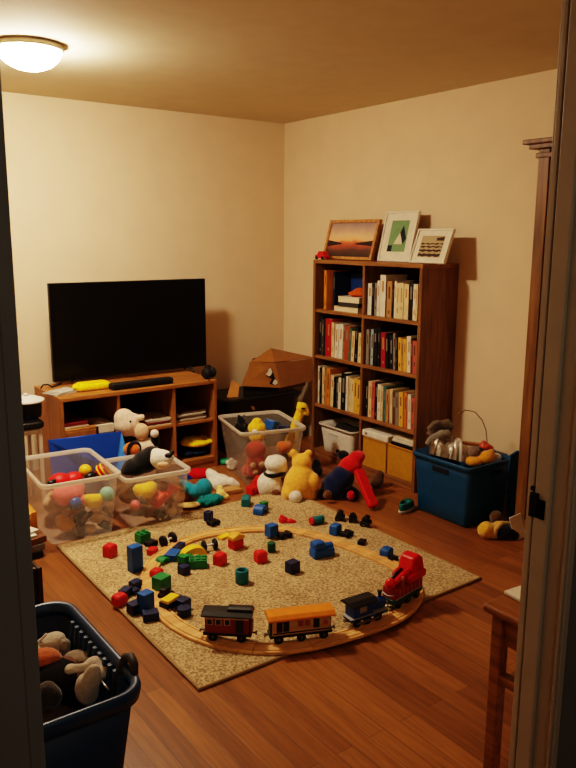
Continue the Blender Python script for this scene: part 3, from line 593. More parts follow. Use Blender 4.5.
for s in (-1, 1): MB().box((.05, s * .034, .07), (.03, .003, .056)).build('door', chs, t, .001)
for s in (-1, 1): MB().box((0, s * .0342, .101), (.168, .002, .006)).build('cornice_strip', paint('window trim', (206, 170, 140)), t)
wheelset(t, (-.056, .056), .05, .0175, hub)
for s in (-1, 1): MB().lathe([(.003, 0), (.003, .012), (.009, .013), (.009, .018), (.002, .019)], 12, 0, Matrix.Translation((s * .095, 0, .03)) @ Matrix.Rotation(s * PI / 2, 4, 'Y')).build('coupling', steel, t)
MB().box((.093, 0, .055), (.008, .05, .045)).build('end_railing', maroon, t, .002)
# coach
t, L_ = car_at('toy_coach', 'cream wooden toy coach with an orange roof, middle of the train', (279, 644.5), (324, 639), .03)
creamp = wood_m('toy coach', (196, 160, 112), (172, 134, 88), 0); orp = paint('orange yellow', (222, 132, 34))
MB().box((0, 0, .030), (.25, .056, .014)).build('chassis', chs, t, .003)
MB().box((0, 0, .068), (.232, .064, .064)).build('body', creamp, t, .003)
MB().loft([[(x, y, z) for y, z in ((-.046, .1), (-.046, .108), (-.03, .119), (.03, .119), (.046, .108), (.046, .1))] for x in (-.133, .133)], 0, False).build('roof', orp, t, .002)
panes(t, (-.088, -.062), .072, .017, .036, .0325, dkglass)
panes(t, (-.005, .022), .08, .02, .022, .0325, paint('window red', (150, 70, 50)), 'window', creamp)
panes(t, (.058,), .074, .018, .032, .0325, dkglass)
for s in (-1, 1):
    MB().lathe([(.011, 0), (.011, .002)], 18, 0, Matrix.Translation((.094, s * .032, .073)) @ Matrix.Rotation(-s * PI / 2, 4, 'X')).build('round_emblem', paint('faded rose', (176, 92, 74)), t)
    MB().box((0, s * .0325, .046), (.228, .002, .005)).build('sill_strip', chs, t)
for s in (-1, 1): MB().box((s * .119, 0, .066), (.006, .04, .05)).build('end_door', chs, t, .001)
wheelset(t, (-.09, -.0, .09), .05, .0175, hub)
for s in (-1, 1): MB().lathe([(.003, 0), (.003, .012), (.009, .013), (.009, .018), (.002, .019)], 12, 0, Matrix.Translation((s * .124, 0, .03)) @ Matrix.Rotation(s * PI / 2, 4, 'Y')).build('coupling', steel, t)
# locomotive
t, L_ = car_at('toy_locomotive', 'dark blue wooden toy locomotive with a broad dark cab roof', (356, 628.5), (384, 619), .03)
nav = paint('deep blue', (30, 70, 148))
MB().box((0, 0, .032), (.19, .056, .016)).build('chassis', nav, t, .003)
MB().box((-.002, 0, .0405), (.192, .062, .003)).build('running_board', paint('pale strip', (170, 170, 168)), t)
MB().box((-.035, 0, .068), (.098, .06, .054)).build('cab', nav, t, .003)
MB().loft([[(x, y, z) for y, z in ((-.043, .094), (-.043, .1), (-.022, .112), (.022, .112), (.043, .1), (.043, .094))] for x in (-.1, .03)], 0, False).build('cab_roof', roofb, t, .002)
MB().loft([[(.0305, y, z) for y, z in ((-.041, .096), (-.022, .108), (.022, .108), (.041, .096))], [(.0325, y, z) for y, z in ((-.041, .096), (-.022, .108), (.022, .108), (.041, .096))]], 0, False).build('roof_edge', paint('pale strip', (170, 170, 168)), t)
panes(t, (-.038,), .073, .036, .024, .0305, paint('cab opening', (150, 146, 140)), 'window', nav)
MB().lathe([(.022, 0), (.024, .003), (.024, .07), (.02, .076), (.002, .078)], 24, 0, Matrix.Translation((.014, 0, .064)) @ Matrix.Rotation(PI / 2, 4, 'Y')).build('boiler', nav, t)
MB().lathe([(.007, 0), (.007, .02), (.011, .03), (.009, .031), (.002, .03)], 16, 0, Matrix.Translation((.07, 0, .084))).build('chimney', chs, t)
MB().lathe([(.009, 0), (.009, .008), (.002, .012)], 14, 0, Matrix.Translation((.042, 0, .085))).build('steam_dome', chs, t)
MB().lathe([(.008, 0), (.008, .004), (.002, .005)], 14, 0, Matrix.Translation((.091, 0, .064)) @ Matrix.Rotation(PI / 2, 4, 'Y')).build('headlamp', paint('pale strip', (170, 170, 168)), t)
wheelset(t, (-.064, -.01, .044), .05, .018, hub)
for s in (-1, 1): MB().box((-.01, s * .034, .02), (.11, .003, .005)).build('side_rod', steel, t)
for s in (-1, 1): MB().lathe([(.003, 0), (.003, .01), (.009, .011), (.009, .016), (.002, .017)], 12, 0, Matrix.Translation((s * .095, 0, .032)) @ Matrix.Rotation(s * PI / 2, 4, 'Y')).build('coupling', steel, t)
# crane car
t, L_ = car_at('toy_crane_car', 'bright red toy crane car with a raised folded boom, front of the train', (394.5, 611), (421, 595.5), .03)
t.scale = (1, 1.08, 1.14)
redp = plas('crane red', (206, 20, 26), .3); tealp = paint('dull teal', (40, 84, 84))
MB().box((0, 0, .03), (.21, .06, .02)).build('chassis', tealp, t, .004)
MB().box((0, 0, .062), (.2, .066, .046)).build('body', paint('crane body red', (150, 24, 26)), t, .006)
for s in (-1, 1):
    g = MB()
    for k in range(6): g.box((-.07 + k * .028, s * .0335, .062), (.009, .002, .028))
    g.build('white_lettering_bars', paint('faded rose', (176, 92, 74)), t)
for s in (-1, 1): MB().box((0, s * .0336, .044), (.196, .002, .004)).build('pale_stripe', paint('pale strip', (170, 170, 168)), t)
MB().loft([[(x + .055, y * k, z) for x, z in ((-.045, .085), (.045, .085), (.05, .12), (.036, .165), (.006, .182), (-.03, .172), (-.046, .13))] for y, k in ((-.036, 1), (.036, 1))], 0, False).build('cab_hood', redp, t, .012, 3)
MB().box((.1, 0, .12), (.02, .05, .05)).build('counterweight', paint('crane body red', (150, 24, 26)), t, .006)
MB().loft([[(x, y, z) for x, z in ((-.02, .086), (.105, .086), (.11, .112), (.07, .128), (-.02, .112))] for y in (-.044, .044)], 0, False).build('turret_base', redp, t, .006)
MB().tube([(.03, -.018, .125), (-.02, -.016, .118), (-.07, -.01, .1), (-.1, -.004, .098)], [.014, .013, .011, .01], 10).build('boom', redp, t)
MB().tube([(.02, .018, .12), (-.03, .016, .112), (-.08, .01, .098)], [.008, .008, .007], 8).build('boom_brace', chs, t)
MB().ell((-.098, -.004, .1), (.021, .022, .022)).build('boom_tip', redp, t)
MB().lathe([(.007, 0), (.007, .035), (.004, .037)], 12, 0, Matrix.Translation((-.045, -.028, .084))).build('lever', paint('faded rose', (176, 92, 74)), t)
wheelset(t, (-.066, 0, .066), .05, .018, hub)
MB().tube([(-.104, -.028, .06), (-.112, 0, .056), (-.104, .028, .06)], .003, 8).build('front_rail', paint('pale strip', (170, 170, 168)), t)
for s in (-1, 1): MB().lathe([(.003, 0), (.003, .01), (.009, .011), (.009, .016), (.002, .017)], 12, 0, Matrix.Translation((s * .104, 0, .03)) @ Matrix.Rotation(s * PI / 2, 4, 'Y')).build('coupling', steel, t)

# ------------------------------------------------------------------ blocks and small toys on the rug
def spot(px, py, h, z0=RZ): p = fl(px, py, z0 + h / 2); return Vector((p.x, p.y, z0))
def cube(px, py, w, d, h, c, label, rz=0.0, z0=RZ, stud=False, g='building blocks scattered on the rug', shape='cube', name='toy_block'):
    p = spot(px, py, h, z0); b = MB(); m = [pw(c) if isinstance(c, str) else c]
    if shape == 'cube': b.box((0, 0, h / 2), (w, d, h))
    elif shape == 'stud':
        b.box((0, 0, h * .42), (w, d, h * .84)); nx = max(1, round(w / .032)); ny = max(1, round(d / .032))
        for i in range(nx):
            for j in range(ny): b.lathe([(.0105, h * .84), (.0105, h)], 14, 0, Matrix.Translation(((i - (nx - 1) / 2) * w / nx, (j - (ny - 1) / 2) * d / ny, 0)))
    elif shape == 'wedge': b.loft([[(x, -d / 2, 0) for x in ()] or [(-w / 2, y, 0), (w / 2, y, 0), (w / 2, y, h * .55), (0, y, h), (-w / 2, y, h * .55)] for y in (-d / 2, d / 2)], 0, False)
    elif shape == 'arch':
        pl = [(-w / 2, 0), (-w / 2, h * .35)] + [(-w / 2 * math.cos(PI * k / 12), h * .35 + h * .65 * math.sin(PI * k / 12)) for k in range(1, 12)] + [(w / 2, h * .35), (w / 2, 0), (w * .26, 0)] + [(w * .26 * math.cos(PI * k / 8), h * .45 * math.sin(PI * k / 8)) for k in range(1, 8)] + [(-w * .26, 0)]
        b.loft([[(x, y, z) for x, z in pl] for y in (-d / 2, d / 2)], 0, False)
    elif shape == 'cyl': b.lathe([(w * .46, 0), (w / 2, .003), (w / 2, h - .003), (w * .46, h)], 24)
    elif shape == 'cup':
        b.lathe([(w * .46, 0), (w / 2, .003), (w / 2, h - .002), (w * .47, h), (w * .36, h), (w * .34, h - .004), (w * .33, h * .4), (.001, h * .38)], 28)
    elif shape == 'chamfer': b.loft([rect(w, d, .006, 0), rect(w, d, .007, h * .82), rect(w * .8, d * .8, .01, h)], 0, False)
    o = b.build(name, m, None, 0 if shape in ('cyl', 'cup') else .003, loc=p, rot=(0, 0, rz)); return tag(o, label, 'toy block', g)
def cargo(px, py, c, label, rz=0.0, l_=.075, z0=RZ, body='flat', hubc='black'):
    p = spot(px, py, .04, z0); t = thing('toy_vehicle', label, 'toy vehicle', p, rz, 'little wheeled toys on the rug')
    m = pw(c); MB().box((0, 0, .02), (l_, .034, .014)).build('chassis', m, t, .003)
    if body == 'cab': MB().box((-l_ * .18, 0, .038), (l_ * .5, .032, .026)).build('cab', m, t, .004); MB().lathe([(.007, 0), (.007, .02)], 12, 0, Matrix.Translation((l_ * .3, 0, .026))).build('chimney', m, t)
    if body == 'tank': MB().lathe([(.014, 0), (.017, .003), (.017, l_ * .8 - .003), (.014, l_ * .8)], 18, 0, Matrix.Translation((-l_ * .4, 0, .04)) @ Matrix.Rotation(PI / 2, 4, 'Y')).build('tank', m, t)
    for x in (-l_ * .3, l_ * .3):
        for s in (-1, 1): MB().lathe([(.004, -.004), (.014, -.004), (.015, 0), (.014, .004), (.004, .004)], 16, 0, Matrix.Translation((x, s * .019, .015)) @ Matrix.Rotation(PI / 2, 4, 'X')).build('wheel', rubber, t)
    return t
def wheelpair(px, py, label, r=.026, gap=.05, rz=0.0, z0=RZ):
    p = spot(px, py, r * 2, z0); t = thing('wheel_axle', label, 'toy wheels', p, rz, 'loose pairs of toy wheels')
    for s in (-1, 1): MB().lathe([(.003, -.009), (r * .8, -.009), (r, -.005), (r, .005), (r * .8, .009), (.003, .009)], 20, 0, Matrix.Translation((s * gap / 2, 0, r)) @ Matrix.Rotation(PI / 2, 4, 'Y')).build('wheel', rubber, t)
    MB().lathe([(.006, -gap / 2), (.006, gap / 2)], 10, 0, Matrix.Translation((0, 0, r)) @ Matrix.Rotation(PI / 2, 4, 'Y')).build('axle', white_p, t)
    return t
cube(110, 550, .055, .055, .06, 'red', 'red block alone at the far left edge of the rug', .5, shape='chamfer')
cube(135, 558, .058, .05, .125, 'blue', 'tall upright blue block left of the track bend', .15)
cube(142.7, 536, .065, .055, .055, 'green', 'green studded block in front of the second clear tub', .2, shape='stud')
cargo(151, 542, 'black', 'tiny black car against the green studded block', .3, .05)
wheelpair(168, 539.5, 'pair of black wheels lying beside the track left of centre', .03, .062, .25)
cube(152.5, 551, .05, .04, .03, 'red', 'flat red block tucked against the outside of the far left track bend', .6)
cube(163, 559.5, .06, .05, .028, 'green', 'flat dark green block just inside the far left track bend', .3, shape='arch')
cube(173, 555, .085, .06, .034, 'blue', 'flat blue block beside the yellow arch', .7)
cube(179, 546.5, .08, .035, .024, 'navy', 'flat navy strip between the track and the blue flat block', .6)
cube(193, 552, .125, .05, .06, 'yellow', 'large yellow arch block standing inside the loop', -.1, shape='arch')
cube(184.5, 558.5, .055, .05, .04, 'green', 'small green block in front of the yellow arch', .3)
cube(198, 561.5, .085, .06, .05, 'green', 'long green studded block in front of the yellow arch', -.5, shape='stud')
cube(184, 569.5, .045, .045, .04, 'navy', 'small navy cube alone below the green blocks', .2)
cube(156.5, 573.5, .05, .05, .045, 'red', 'red block against the inside of the near left track', .5, shape='chamfer')
cube(161.5, 583, .065, .06, .07, 'green', 'tall green block standing inside the near left track', .35)
cargo(166, 594, 'black', 'black little car in front of the tall green block', .4, .055, body='cab')
o = cube(171, 602, .1, .05, .035, 'navy', 'navy block under a yellow top in the near left of the loop', -.2 + .6)
cube(170, 598.5, .075, .045, .014, 'yellow', 'flat yellow block lying on the navy block near the track', .4, z0=RZ + .0352)
cube(183.5, 603.5, .05, .045, .045, 'navy', 'navy cube right of the yellow topped block', .3)
cube(184, 611, .06, .06, .035, 'navy', 'short round navy block nearest the red caboose', 0, shape='cyl')
cube(135.5, 584, .05, .04, .034, 'navy', 'upper navy block of the trio outside the near left track', .3)
cube(125.5, 592, .055, .042, .036, 'navy', 'lower left navy block of the trio outside the near left track', .6)
cube(134.5, 591, .035, .035, .024, 'navy', 'smallest navy block of the trio outside the near left track', .2)
cube(119.5, 599, .055, .05, .045, 'red', 'red rounded block beside the navy trio at the rug edge', .3, shape='chamfer')
cube(145.8, 602, .055, .05, .09, 'blue', 'upright blue block against the outside of the near left track', .25)
cube(135.5, 607, .06, .05, .045, 'navy', 'navy block left of the upright blue block', .2)
cube(150.5, 615, .065, .05, .035, 'navy', 'flat navy block in front of the upright blue block', -.3)
cube(208.5, 516, .04, .04, .055, 'navy', 'navy upright block beyond the far track near the clear tub', .4)
cargo(213.5, 521.5, 'black', 'black flat car beside the navy upright block beyond the track', .2, .06)
cube(271.5, 530, .055, .05, .062, 'blue', 'blue cube standing on the far stretch of track', .1, z0=TZ)
cargo(284.5, 534, 'black', 'black flat wagon beside the blue cube on the far track', -.1, .075)
cube(260.5, 509, .075, .06, .05, 'blue', 'blue block with a rounded top beyond the far track', .5, shape='arch')
cube(264, 505.5, .04, .035, .045, 'green', 'small green block behind the blue rounded block', .2)
cube(235.8, 543, .06, .055, .05, 'red', 'red house block with a yellow roof above it', .1)
cube(235.8, 535.5, .075, .055, .032, mat('roof yellow', (226, 166, 56), .5), 'yellow gabled roof block on the red house block', .1, z0=RZ + .0505, shape='wedge')
cube(224.5, 536.5, .07, .04, .014, 'yellow', 'flat yellow leaf shaped block left of the red house block', .2)
wheelpair(209.5, 545, 'pair of black wheels left of the red house block', .029, .058, -.2)
cube(220, 558.5, .055, .05, .055, 'red', 'red chamfered block left of centre inside the loop', .4, shape='chamfer')
cube(260.6, 556, .055, .05, .055, 'red', 'red chamfered block in the middle of the loop', -.1, shape='chamfer')
cube(271.5, 547, .042, .042, .048, 'darkgreen', 'small round dark green block under the blue cube', 0, shape='cyl')
cube(242, 576, .062, .062, .062, 'teal', 'dark teal cup block with a hollow top in the middle of the loop', 0, shape='cup')
cube(292.5, 566.5, .055, .05, .055, 'navy', 'navy black cube right of the teal cup', .15)
# engine shaped blue block
p = spot(322, 550, .06); t = thing('engine_block', 'large blue engine shaped block inside the far right of the loop', 'toy block', p, -.15, 'building blocks scattered on the rug')
MB().box((0, 0, .022), (.115, .062, .044)).build('base', pw('blue'), t, .006); MB().box((-.025, 0, .062), (.062, .06, .04)).build('cab', pw('blue'), t, .012); MB().lathe([(.018, 0), (.02, .003), (.02, .05), (.016, .054)], 20, 0, Matrix.Translation((.004, 0, .045)) @ Matrix.Rotation(PI / 2, 4, 'Y')).build('boiler', pw('blue'), t)
cube(335.5, 529, .055, .05, .055, 'blue', 'blue block with cut corners just beyond the far right track', .3, shape='chamfer')
cargo(347, 532.5, 'black', 'black flat car right of the blue block beyond the track', .25, .06)
cube(362, 541.8, .05, .035, .02, 'black', 'small dark flat chip inside the right stretch of track', .5)
cube(386.5, 552, .06, .05, .045, 'blue', 'blue rounded block by the track near the red crane car', .3, shape='chamfer')
cube(393, 558.5, .05, .03, .02, 'black', 'small dark block between the blue rounded block and the crane car', .1)
cargo(340, 516.5, 'black', 'black toy tanker, leftmost of three at the far right of the rug', .7, .055, body='tank')
cargo(353, 518, 'black', 'black toy engine, middle of three at the far right of the rug', .9, .055, body='cab')
cargo(366, 522, 'black', 'black toy tanker, rightmost of three at the far right of the rug', .5, .065, body='tank')
p = spot(317, 520, .045); t = thing('toy_drum', 'teal barrel block with a red end beyond the far track', 'toy block', p, -.12 )
MB().lathe([(.02, 0), (.023, .003), (.023, .06), (.02, .063)], 22, 0, Matrix.Translation((-.025, 0, .023)) @ Matrix.Rotation(PI / 2, 4, 'Y')).build('barrel', pw('teal'), t)
MB().lathe([(.019, 0), (.021, .002), (.021, .013), (.016, .016)], 22, 0, Matrix.Translation((-.042, 0, .023)) @ Matrix.Rotation(PI / 2, 4, 'Y')).build('red_end', pw('red'), t)
V = View(287, 524, RZ)
tag(blobmesh('toy_dog', [(V.P(283, 520, .03), (.026, .024, .024)), (V.P(290, 521.5, .03), (.028, .022, .018)), (V.P(281.5, 516.5, .03), (.01, .012, .012)), (V.P(294.5, 522, .03), (.012, .014, .012))], pw('red'), vox=.004, loc=V.o, rotz=V.rot), 'red dog shaped toy lying just beyond the far track', 'toy')
cube(246, 500.5, .075, .05, .055, 'teal', 'teal block on the rug edge beside the white plush bundle', .9, shape='chamfer')
cube(251.5, 490.5, .045, .045, .045, 'red', 'small red cube at the foot of the rear clear tub', .3, z0=.001)
tag(MB().ell((0, 0, .006), (.007, .007, .006)).build('bead', pw('black'), None, 0, loc=fl(179, 565, RZ)), 'tiny black bead in front of the green blocks', 'bead')
# ------------------------------------------------------------------ clear tubs
clear = clear_m('clear polypropylene', (238, 232, 220), .27)
clear_rim = clear_m('clear rim', (240, 234, 222), .74)
AZ = RZ + .001
A_ROT, B_ROT, C_ROT = math.radians(-4), math.radians(-5), math.radians(-14)
A_C, B_C, C_C = Vector((-2.245, -1.115, .001)), Vector((-1.835, -1.225, .001)), Vector((-.885, -.975, .001))
ta = tote('clear_tub', 'large clear plastic tub full of toys at the left of the rug', A_C, .395, .55, .345, .84, clear, A_ROT, .018, .024, 'clear plastic toy tubs', False, clear_rim, .036)
tb_ = tote('clear_tub', 'smaller clear plastic tub holding a black and white plush, beside the large tub', B_C, .365, .40, .305, .84, clear, B_ROT, .018, .024, 'clear plastic toy tubs', False, clear_rim, .034)
tc_ = tote('clear_tub', 'clear plastic tub in front of the cardboard box, a yellow toy leaning out', C_C, .43, .50, .37, .80, clear, C_ROT, .016, .024, 'clear plastic toy tubs', False, clear_rim, .036)
def inside(c, rot, x, y, z): return c + Matrix.Rotation(rot, 3, 'Z') @ Vector((x, y, z))
TOY = {}
def softy(shape, r, c, label, loc, rot=(0, 0, 0), cat='toy', group=None, kind='plush'):
    m = plush_m(c, COL[c]) if kind == 'plush' else cp(c)
    key = (shape, c, kind)
    name = {'ball': 'toy_ball', 'lump': 'soft_toy', 'ring': 'toy_ring', 'bear': 'soft_toy', 'egg': 'toy_egg', 'block': 'toy_block', 'cone': 'toy_cup', 'car': 'toy_car', 'star': 'toy_star', 'bone': 'toy_rattle'}[shape]
    if shape == 'ball': o = MB().ell((0, 0, 0), (r, r, r), 0, None, 22, 14).build(name, m)
    elif shape == 'egg': o = MB().ell((0, 0, 0), (r * 1.15, r * .85, r * .85), 0, None, 22, 14).build(name, m)
    elif shape == 'ring': o = MB().tube([(r * .72 * math.cos(2 * PI * k / 24), r * .72 * math.sin(2 * PI * k / 24), 0) for k in range(24)], r * .28, 10, 0, True).build(name, m)
    elif shape == 'block': o = MB().box((0, 0, 0), (r * 1.6, r * 1.2, r * 1.1)).build(name, m, None, .006)
    elif shape == 'cone': o = MB().lathe([(r * .55, -r), (r * .6, -r), (r, r), (r * .92, r), (r * .5, -r * .85), (.001, -r * .85)], 24).build(name, m)
    elif shape == 'car': o = MB().loft([[(x * r, y * r, z * r) for x, z in ((-1.2, -.4), (1.2, -.4), (1.25, .1), (.6, .2), (.3, .65), (-.6, .65), (-.9, .2), (-1.25, .1))] for y in (-.55, .55)], 0, False).build(name, m, None, .005)
    elif shape == 'star': o = MB().prism([(r * (1 if k % 2 == 0 else .5) * math.cos(PI * k / 5), r * (1 if k % 2 == 0 else .5) * math.sin(PI * k / 5)) for k in range(10)], -r * .25, r * .25).build(name, m, None, .006)
    elif shape == 'bone': o = blobmesh(name, [((-r, 0, 0), (r * .5,) * 3), ((r, 0, 0), (r * .5,) * 3), ('t', [(-r, 0, 0), (0, 0, 0), (r, 0, 0)], r * .26)], m, vox=r * .12)
    elif shape == 'bear': o = blobmesh(name, [((0, 0, 0), (r * .8, r * .7, r * .85)), ((0, 0, r * .95), (r * .6, r * .55, r * .55)), ((-r * .45, 0, r * 1.45), (r * .22,) * 3), ((r * .45, 0, r * 1.45), (r * .22,) * 3), ((-r * .75, -r * .2, r * .2), (r * .3, r * .3, r * .5)), ((r * .75, -r * .2, r * .2), (r * .3, r * .3, r * .5))], m, vox=r * .12)
    else: o = blobmesh(name, [((0, 0, 0), (r, r * .75, r * .7)), ((r * .55, 0, r * .3), (r * .55, r * .5, r * .5)), ((-r * .6, r * .1, r * .2), (r * .5, r * .45, r * .45))], m, vox=r * .12)
    o.location = loc; o.rotation_euler = rot; return tag(o, label, cat, group)
GA, GB, GC = 'toys in the large clear tub', 'toys in the smaller clear tub', 'toys in the rear clear tub'
def inA(x, y, z): return inside(A_C, A_ROT, x, y, z)
def inB(x, y, z): return inside(B_C, B_ROT, x, y, z)
def inC(x, y, z): return inside(C_C, C_ROT, x, y, z)
LA = 'in the large clear tub'; LB = 'in the smaller clear tub'; LC = 'in the rear clear tub'
# large tub: seen over the rim
p = fl(66, 480, .25); tag(blobmesh('soft_toy', [((-.035, 0, 0), (.062, .055, .045)), ((.045, .005, -.003), (.05, .05, .04)), ((.0, -.03, -.05), (.095, .05, .05))], plas('bright red vinyl', (222, 34, 30), .5), vox=.007, loc=p), 'bright red double bowl toy on top ' + LA, 'toy', GA)
p = fl(91, 477, .255); softy('egg', .034, 'black', 'black ball beside the red bowl toy ' + LA, p, (0, 0, .4), 'ball', GA, 'hard')
p = fl(52, 483, .26); softy('lump', .025, 'black', 'small black toy at the front left corner ' + LA, p, (0, 0, .3), 'toy', GA, 'hard')
p = fl(103.5, 472, .265); t = thing('striped_ball', 'red ball with yellow stripes near the right rim ' + LA, 'ball', p, .0, GA)
MB().ell((0, 0, 0), (.048, .048, .048), 0, None, 24, 14).build('ball', cp('red'), t)
for k, tz in enumerate((-.012, .012, .034)):
    rr = math.sqrt(.0485 ** 2 - tz ** 2); MB().tube([(rr * math.cos(2 * PI * i / 28), rr * math.sin(2 * PI * i / 28), tz) for i in range(28)], .005, 8, 0, True, Matrix.Rotation(.9, 4, 'Y') @ Matrix.Rotation(.4, 4, 'X')).build('stripe', cp('yellow'), t)
p = fl(108, 459, .31); softy('ball', .036, 'yellow', 'yellow ball at the back right of the large clear tub', inA(.12, .08, .27), (0, 0, 0), 'ball', GA, 'hard')
# large tub: seen through its front wall
pa = lambda px, py, d=.06: on(px, py, 1, -1.345 + d)
softy('lump', .085, 'pink', 'large pinkish red soft toy under the red bowl toy ' + LA, pa(69, 495, .09), (0, 0, .2), 'soft toy', GA)
softy('ball', .034, 'blue', 'blue ball against the front wall ' + LA, pa(75, 503, .035), (0, 0, 0), 'ball', GA, 'hard')
softy('lump', .055, 'yellow', 'bright yellow toy against the front wall ' + LA, pa(92.5, 501, .05), (.4, .3, .3), 'toy', GA, 'hard')
MT = {'pale teal': (130, 190, 176)}
COL['pale teal'] = (120, 186, 172); COL['ochre'] = (206, 142, 46); COL['beige'] = (186, 154, 118)
softy('ball', .04, 'pale teal', 'pale teal ball at the right end ' + LA, pa(107, 494, .05), (0, 0, 0), 'ball', GA, 'hard')
softy('lump', .068, 'ochre', 'ochre soft toy at the bottom left ' + LA, pa(68, 523, .09), (0, .3, .2), 'soft toy', GA)
softy('block', .04, 'brown', 'brown block in the left middle ' + LA, pa(70, 511, .05), (.3, .2, .4), 'toy block', GA, 'hard')
softy('car', .034, 'black', 'black toy car leaning in the middle ' + LA, pa(79, 516, .05), (.2, -.7, .1), 'toy car', GA, 'hard')
softy('ring', .04, 'grey', 'grey ring in the lower middle ' + LA, pa(79, 529, .05), (1.1, .2, .3), 'toy', GA, 'hard')
softy('bone', .035, 'black', 'black bar shaped toy in the middle ' + LA, pa(86, 519, .04), (.2, -.6, .2), 'toy', GA, 'hard')
softy('egg', .038, 'beige', 'beige egg shaped toy right of the middle ' + LA, pa(97, 517, .045), (.2, .3, .5), 'toy', GA)
softy('lump', .036, 'tan', 'tan toy at the bottom ' + LA, pa(90, 529, .05), (0, .5, .5), 'toy', GA)
softy('bone', .032, 'grey', 'grey rattle at the right ' + LA, pa(108, 512, .045), (.3, .9, .2), 'toy', GA, 'hard')
softy('block', .036, 'black', 'black block at the lower right ' + LA, pa(104, 524, .05), (.2, .5, .4), 'toy block', GA, 'hard')
softy('ball', .03, 'pink', 'small pink ball beside the blue ball ' + LA, pa(83, 500, .06), (0, 0, 0), 'ball', GA, 'hard')
softy('bear', .05, 'brown', 'brown teddy buried in the middle ' + LA, inA(.02, -.05, .1), (.3, .2, .5), 'soft toy', GA)
softy('lump', .09, 'tan', 'tan soft toy filling the rear ' + LA, inA(-.03, .15, .1), (0, 0, .9), 'soft toy', GA)
softy('lump', .07, 'beige', 'beige soft toy under the red bowl at the left rear ' + LA, inA(-.07, .06, .12), (0, 0, .9), 'soft toy', GA)
# smaller tub
pb = lambda px, py, d=.06: on(px, py, 1, -1.41 + d)
softy('lump', .065, 'yellow', 'yellow soft toy at the upper left ' + LB, pb(145, 491, .06), (0, .1, .1), 'soft toy', GB)
softy('ring', .032, 'grey', 'grey and black ring under the yellow soft toy ' + LB, pb(143.5, 498.5, .03), (1.3, 0, .2), 'toy', GB, 'hard')
COL['vermilion'] = (214, 62, 34); softy('car', .05, 'vermilion', 'orange red toy car tilted in the middle ' + LB, pb(161, 498, .05), (.2, -.5, .2), 'toy car', GB, 'hard')
softy('block', .036, 'pink', 'pink red block at the upper right ' + LB, pb(172.5, 488, .06), (.3, .4, .2), 'toy block', GB, 'hard')
softy('egg', .035, 'brown', 'brown egg shaped toy behind the orange car ' + LB, pb(163, 486, .09), (0, .5, .4), 'toy', GB)
softy('lump', .045, 'grey', 'grey toy at the bottom left ' + LB, pb(140, 511, .06), (0, .4, .2), 'toy', GB)
softy('bone', .034, 'brown', 'brown rattle at the bottom middle ' + LB, pb(152, 516, .045), (.2, .4, .1), 'toy', GB, 'hard')
softy('block', .034, 'darkgreen', 'dark green block at the bottom ' + LB, pb(160, 514, .05), (.2, .6, .3), 'toy block', GB, 'hard')
softy('ball', .032, 'tan', 'tan ball at the lower right ' + LB, pb(171, 511, .05), (0, 0, 0), 'ball', GB, 'hard')
softy('ball', .028, 'pink', 'pink ball at the left wall ' + LB, pb(135.5, 505, .05), (0, 0, 0), 'ball', GB, 'hard')
softy('star', .045, 'brown', 'brown star shaped toy right of the orange car ' + LB, pb(169, 500.5, .05), (1.2, .3, .3), 'toy', GB)
softy('lump', .08, 'tan', 'tan soft toy filling the middle ' + LB, inB(.03, .04, .1), (0, 0, .6), 'soft toy', GB)
softy('lump', .07, 'brown', 'brown soft toy at the rear ' + LB, inB(-.06, .1, .1), (0, 0, .2), 'soft toy', GB)
# rear tub
softy('bear', .055, 'black', 'black soft toy showing above the left rim ' + LC, fl(240, 428, .315), (0, .2, .2), 'soft toy', GC)
t = thing('toy_chick', 'yellow toy chick with a white face among the toys ' + LC, 'soft toy', fl(257, 428, .33), -YAW, GC)
blobmesh('body', [((0, 0, 0), (.062, .055, .05)), ((0, 0, -.05), (.055, .055, .05)), ((.0, 0, .04), (.035, .035, .03))], plush_m('yellow', COL['yellow']), t, vox=.007); MB().ell((-.01, -.045, -.012), (.022, .016, .02)).build('face', plush_m('white', COL['white']), t)
softy('block', .06, 'blue', 'blue block among the toys on top ' + LC, fl(272, 425, .33), (.2, .3, .5), 'toy block', GC, 'hard')
softy('lump', .05, 'navy', 'navy toy on top at the right ' + LC, fl(284, 430, .32), (0, .2, .2), 'toy', GC)
# yellow giraffe like toy leaning out
V = View(296, 466, .02)
V.o = inC(.12, -.02, .10); V.depth = (V.o - CP).dot(FW); V.s = F / V.depth
t = thing('yellow_toy', 'yellow long necked soft toy leaning out at the right of the rear clear tub', 'soft toy', V.o, V.rot, GC)
blobmesh('body', [('t', [V.P(290, 447, .0), V.P(296, 425, .02), V.P(300, 412, .03)], [.05, .035, .03]), (V.P(302, 407.5, .03), V.R(6, 6, 5.2)), (V.P(306.5, 412, .02), V.R(3, 4, 4)), (V.P(299, 404, .035), V.R(2, 2, 2.6)), (V.P(289, 452, .0), V.R(9, 9, 9))], plush_m('yellow', COL['yellow']), t, vox=.006)
MB().ell(V.P(303.3, 408.5, -.012), V.R(2.2, 1.2, .9)).build('eye_patch', plas('black', COL['black']), t)
softy('lump', .06, 'orange', 'orange toy inside the right of the rear clear tub', inC(.1, -.17, .22), (0, .3, .3), 'soft toy', GC)
V = View(247, 480, .001)
pc = lambda px, py, d=.05: on(px, py, 1, -1.22 + d)
t = thing('spotted_toy', 'reddish soft toy with cream spots against the front wall of the rear clear tub', 'soft toy', inC(-.085, -.135, .125), C_ROT, GC)
o_ = inC(-.1, -.18, .12)
blobmesh('body', [((0, 0, .09), (.075, .05, .06)), ((.005, 0, .0), (.07, .05, .075)), ((.0, 0, -.06), (.06, .045, .04))], plush_m('dusty red', (176, 60, 52)), t, vox=.008)
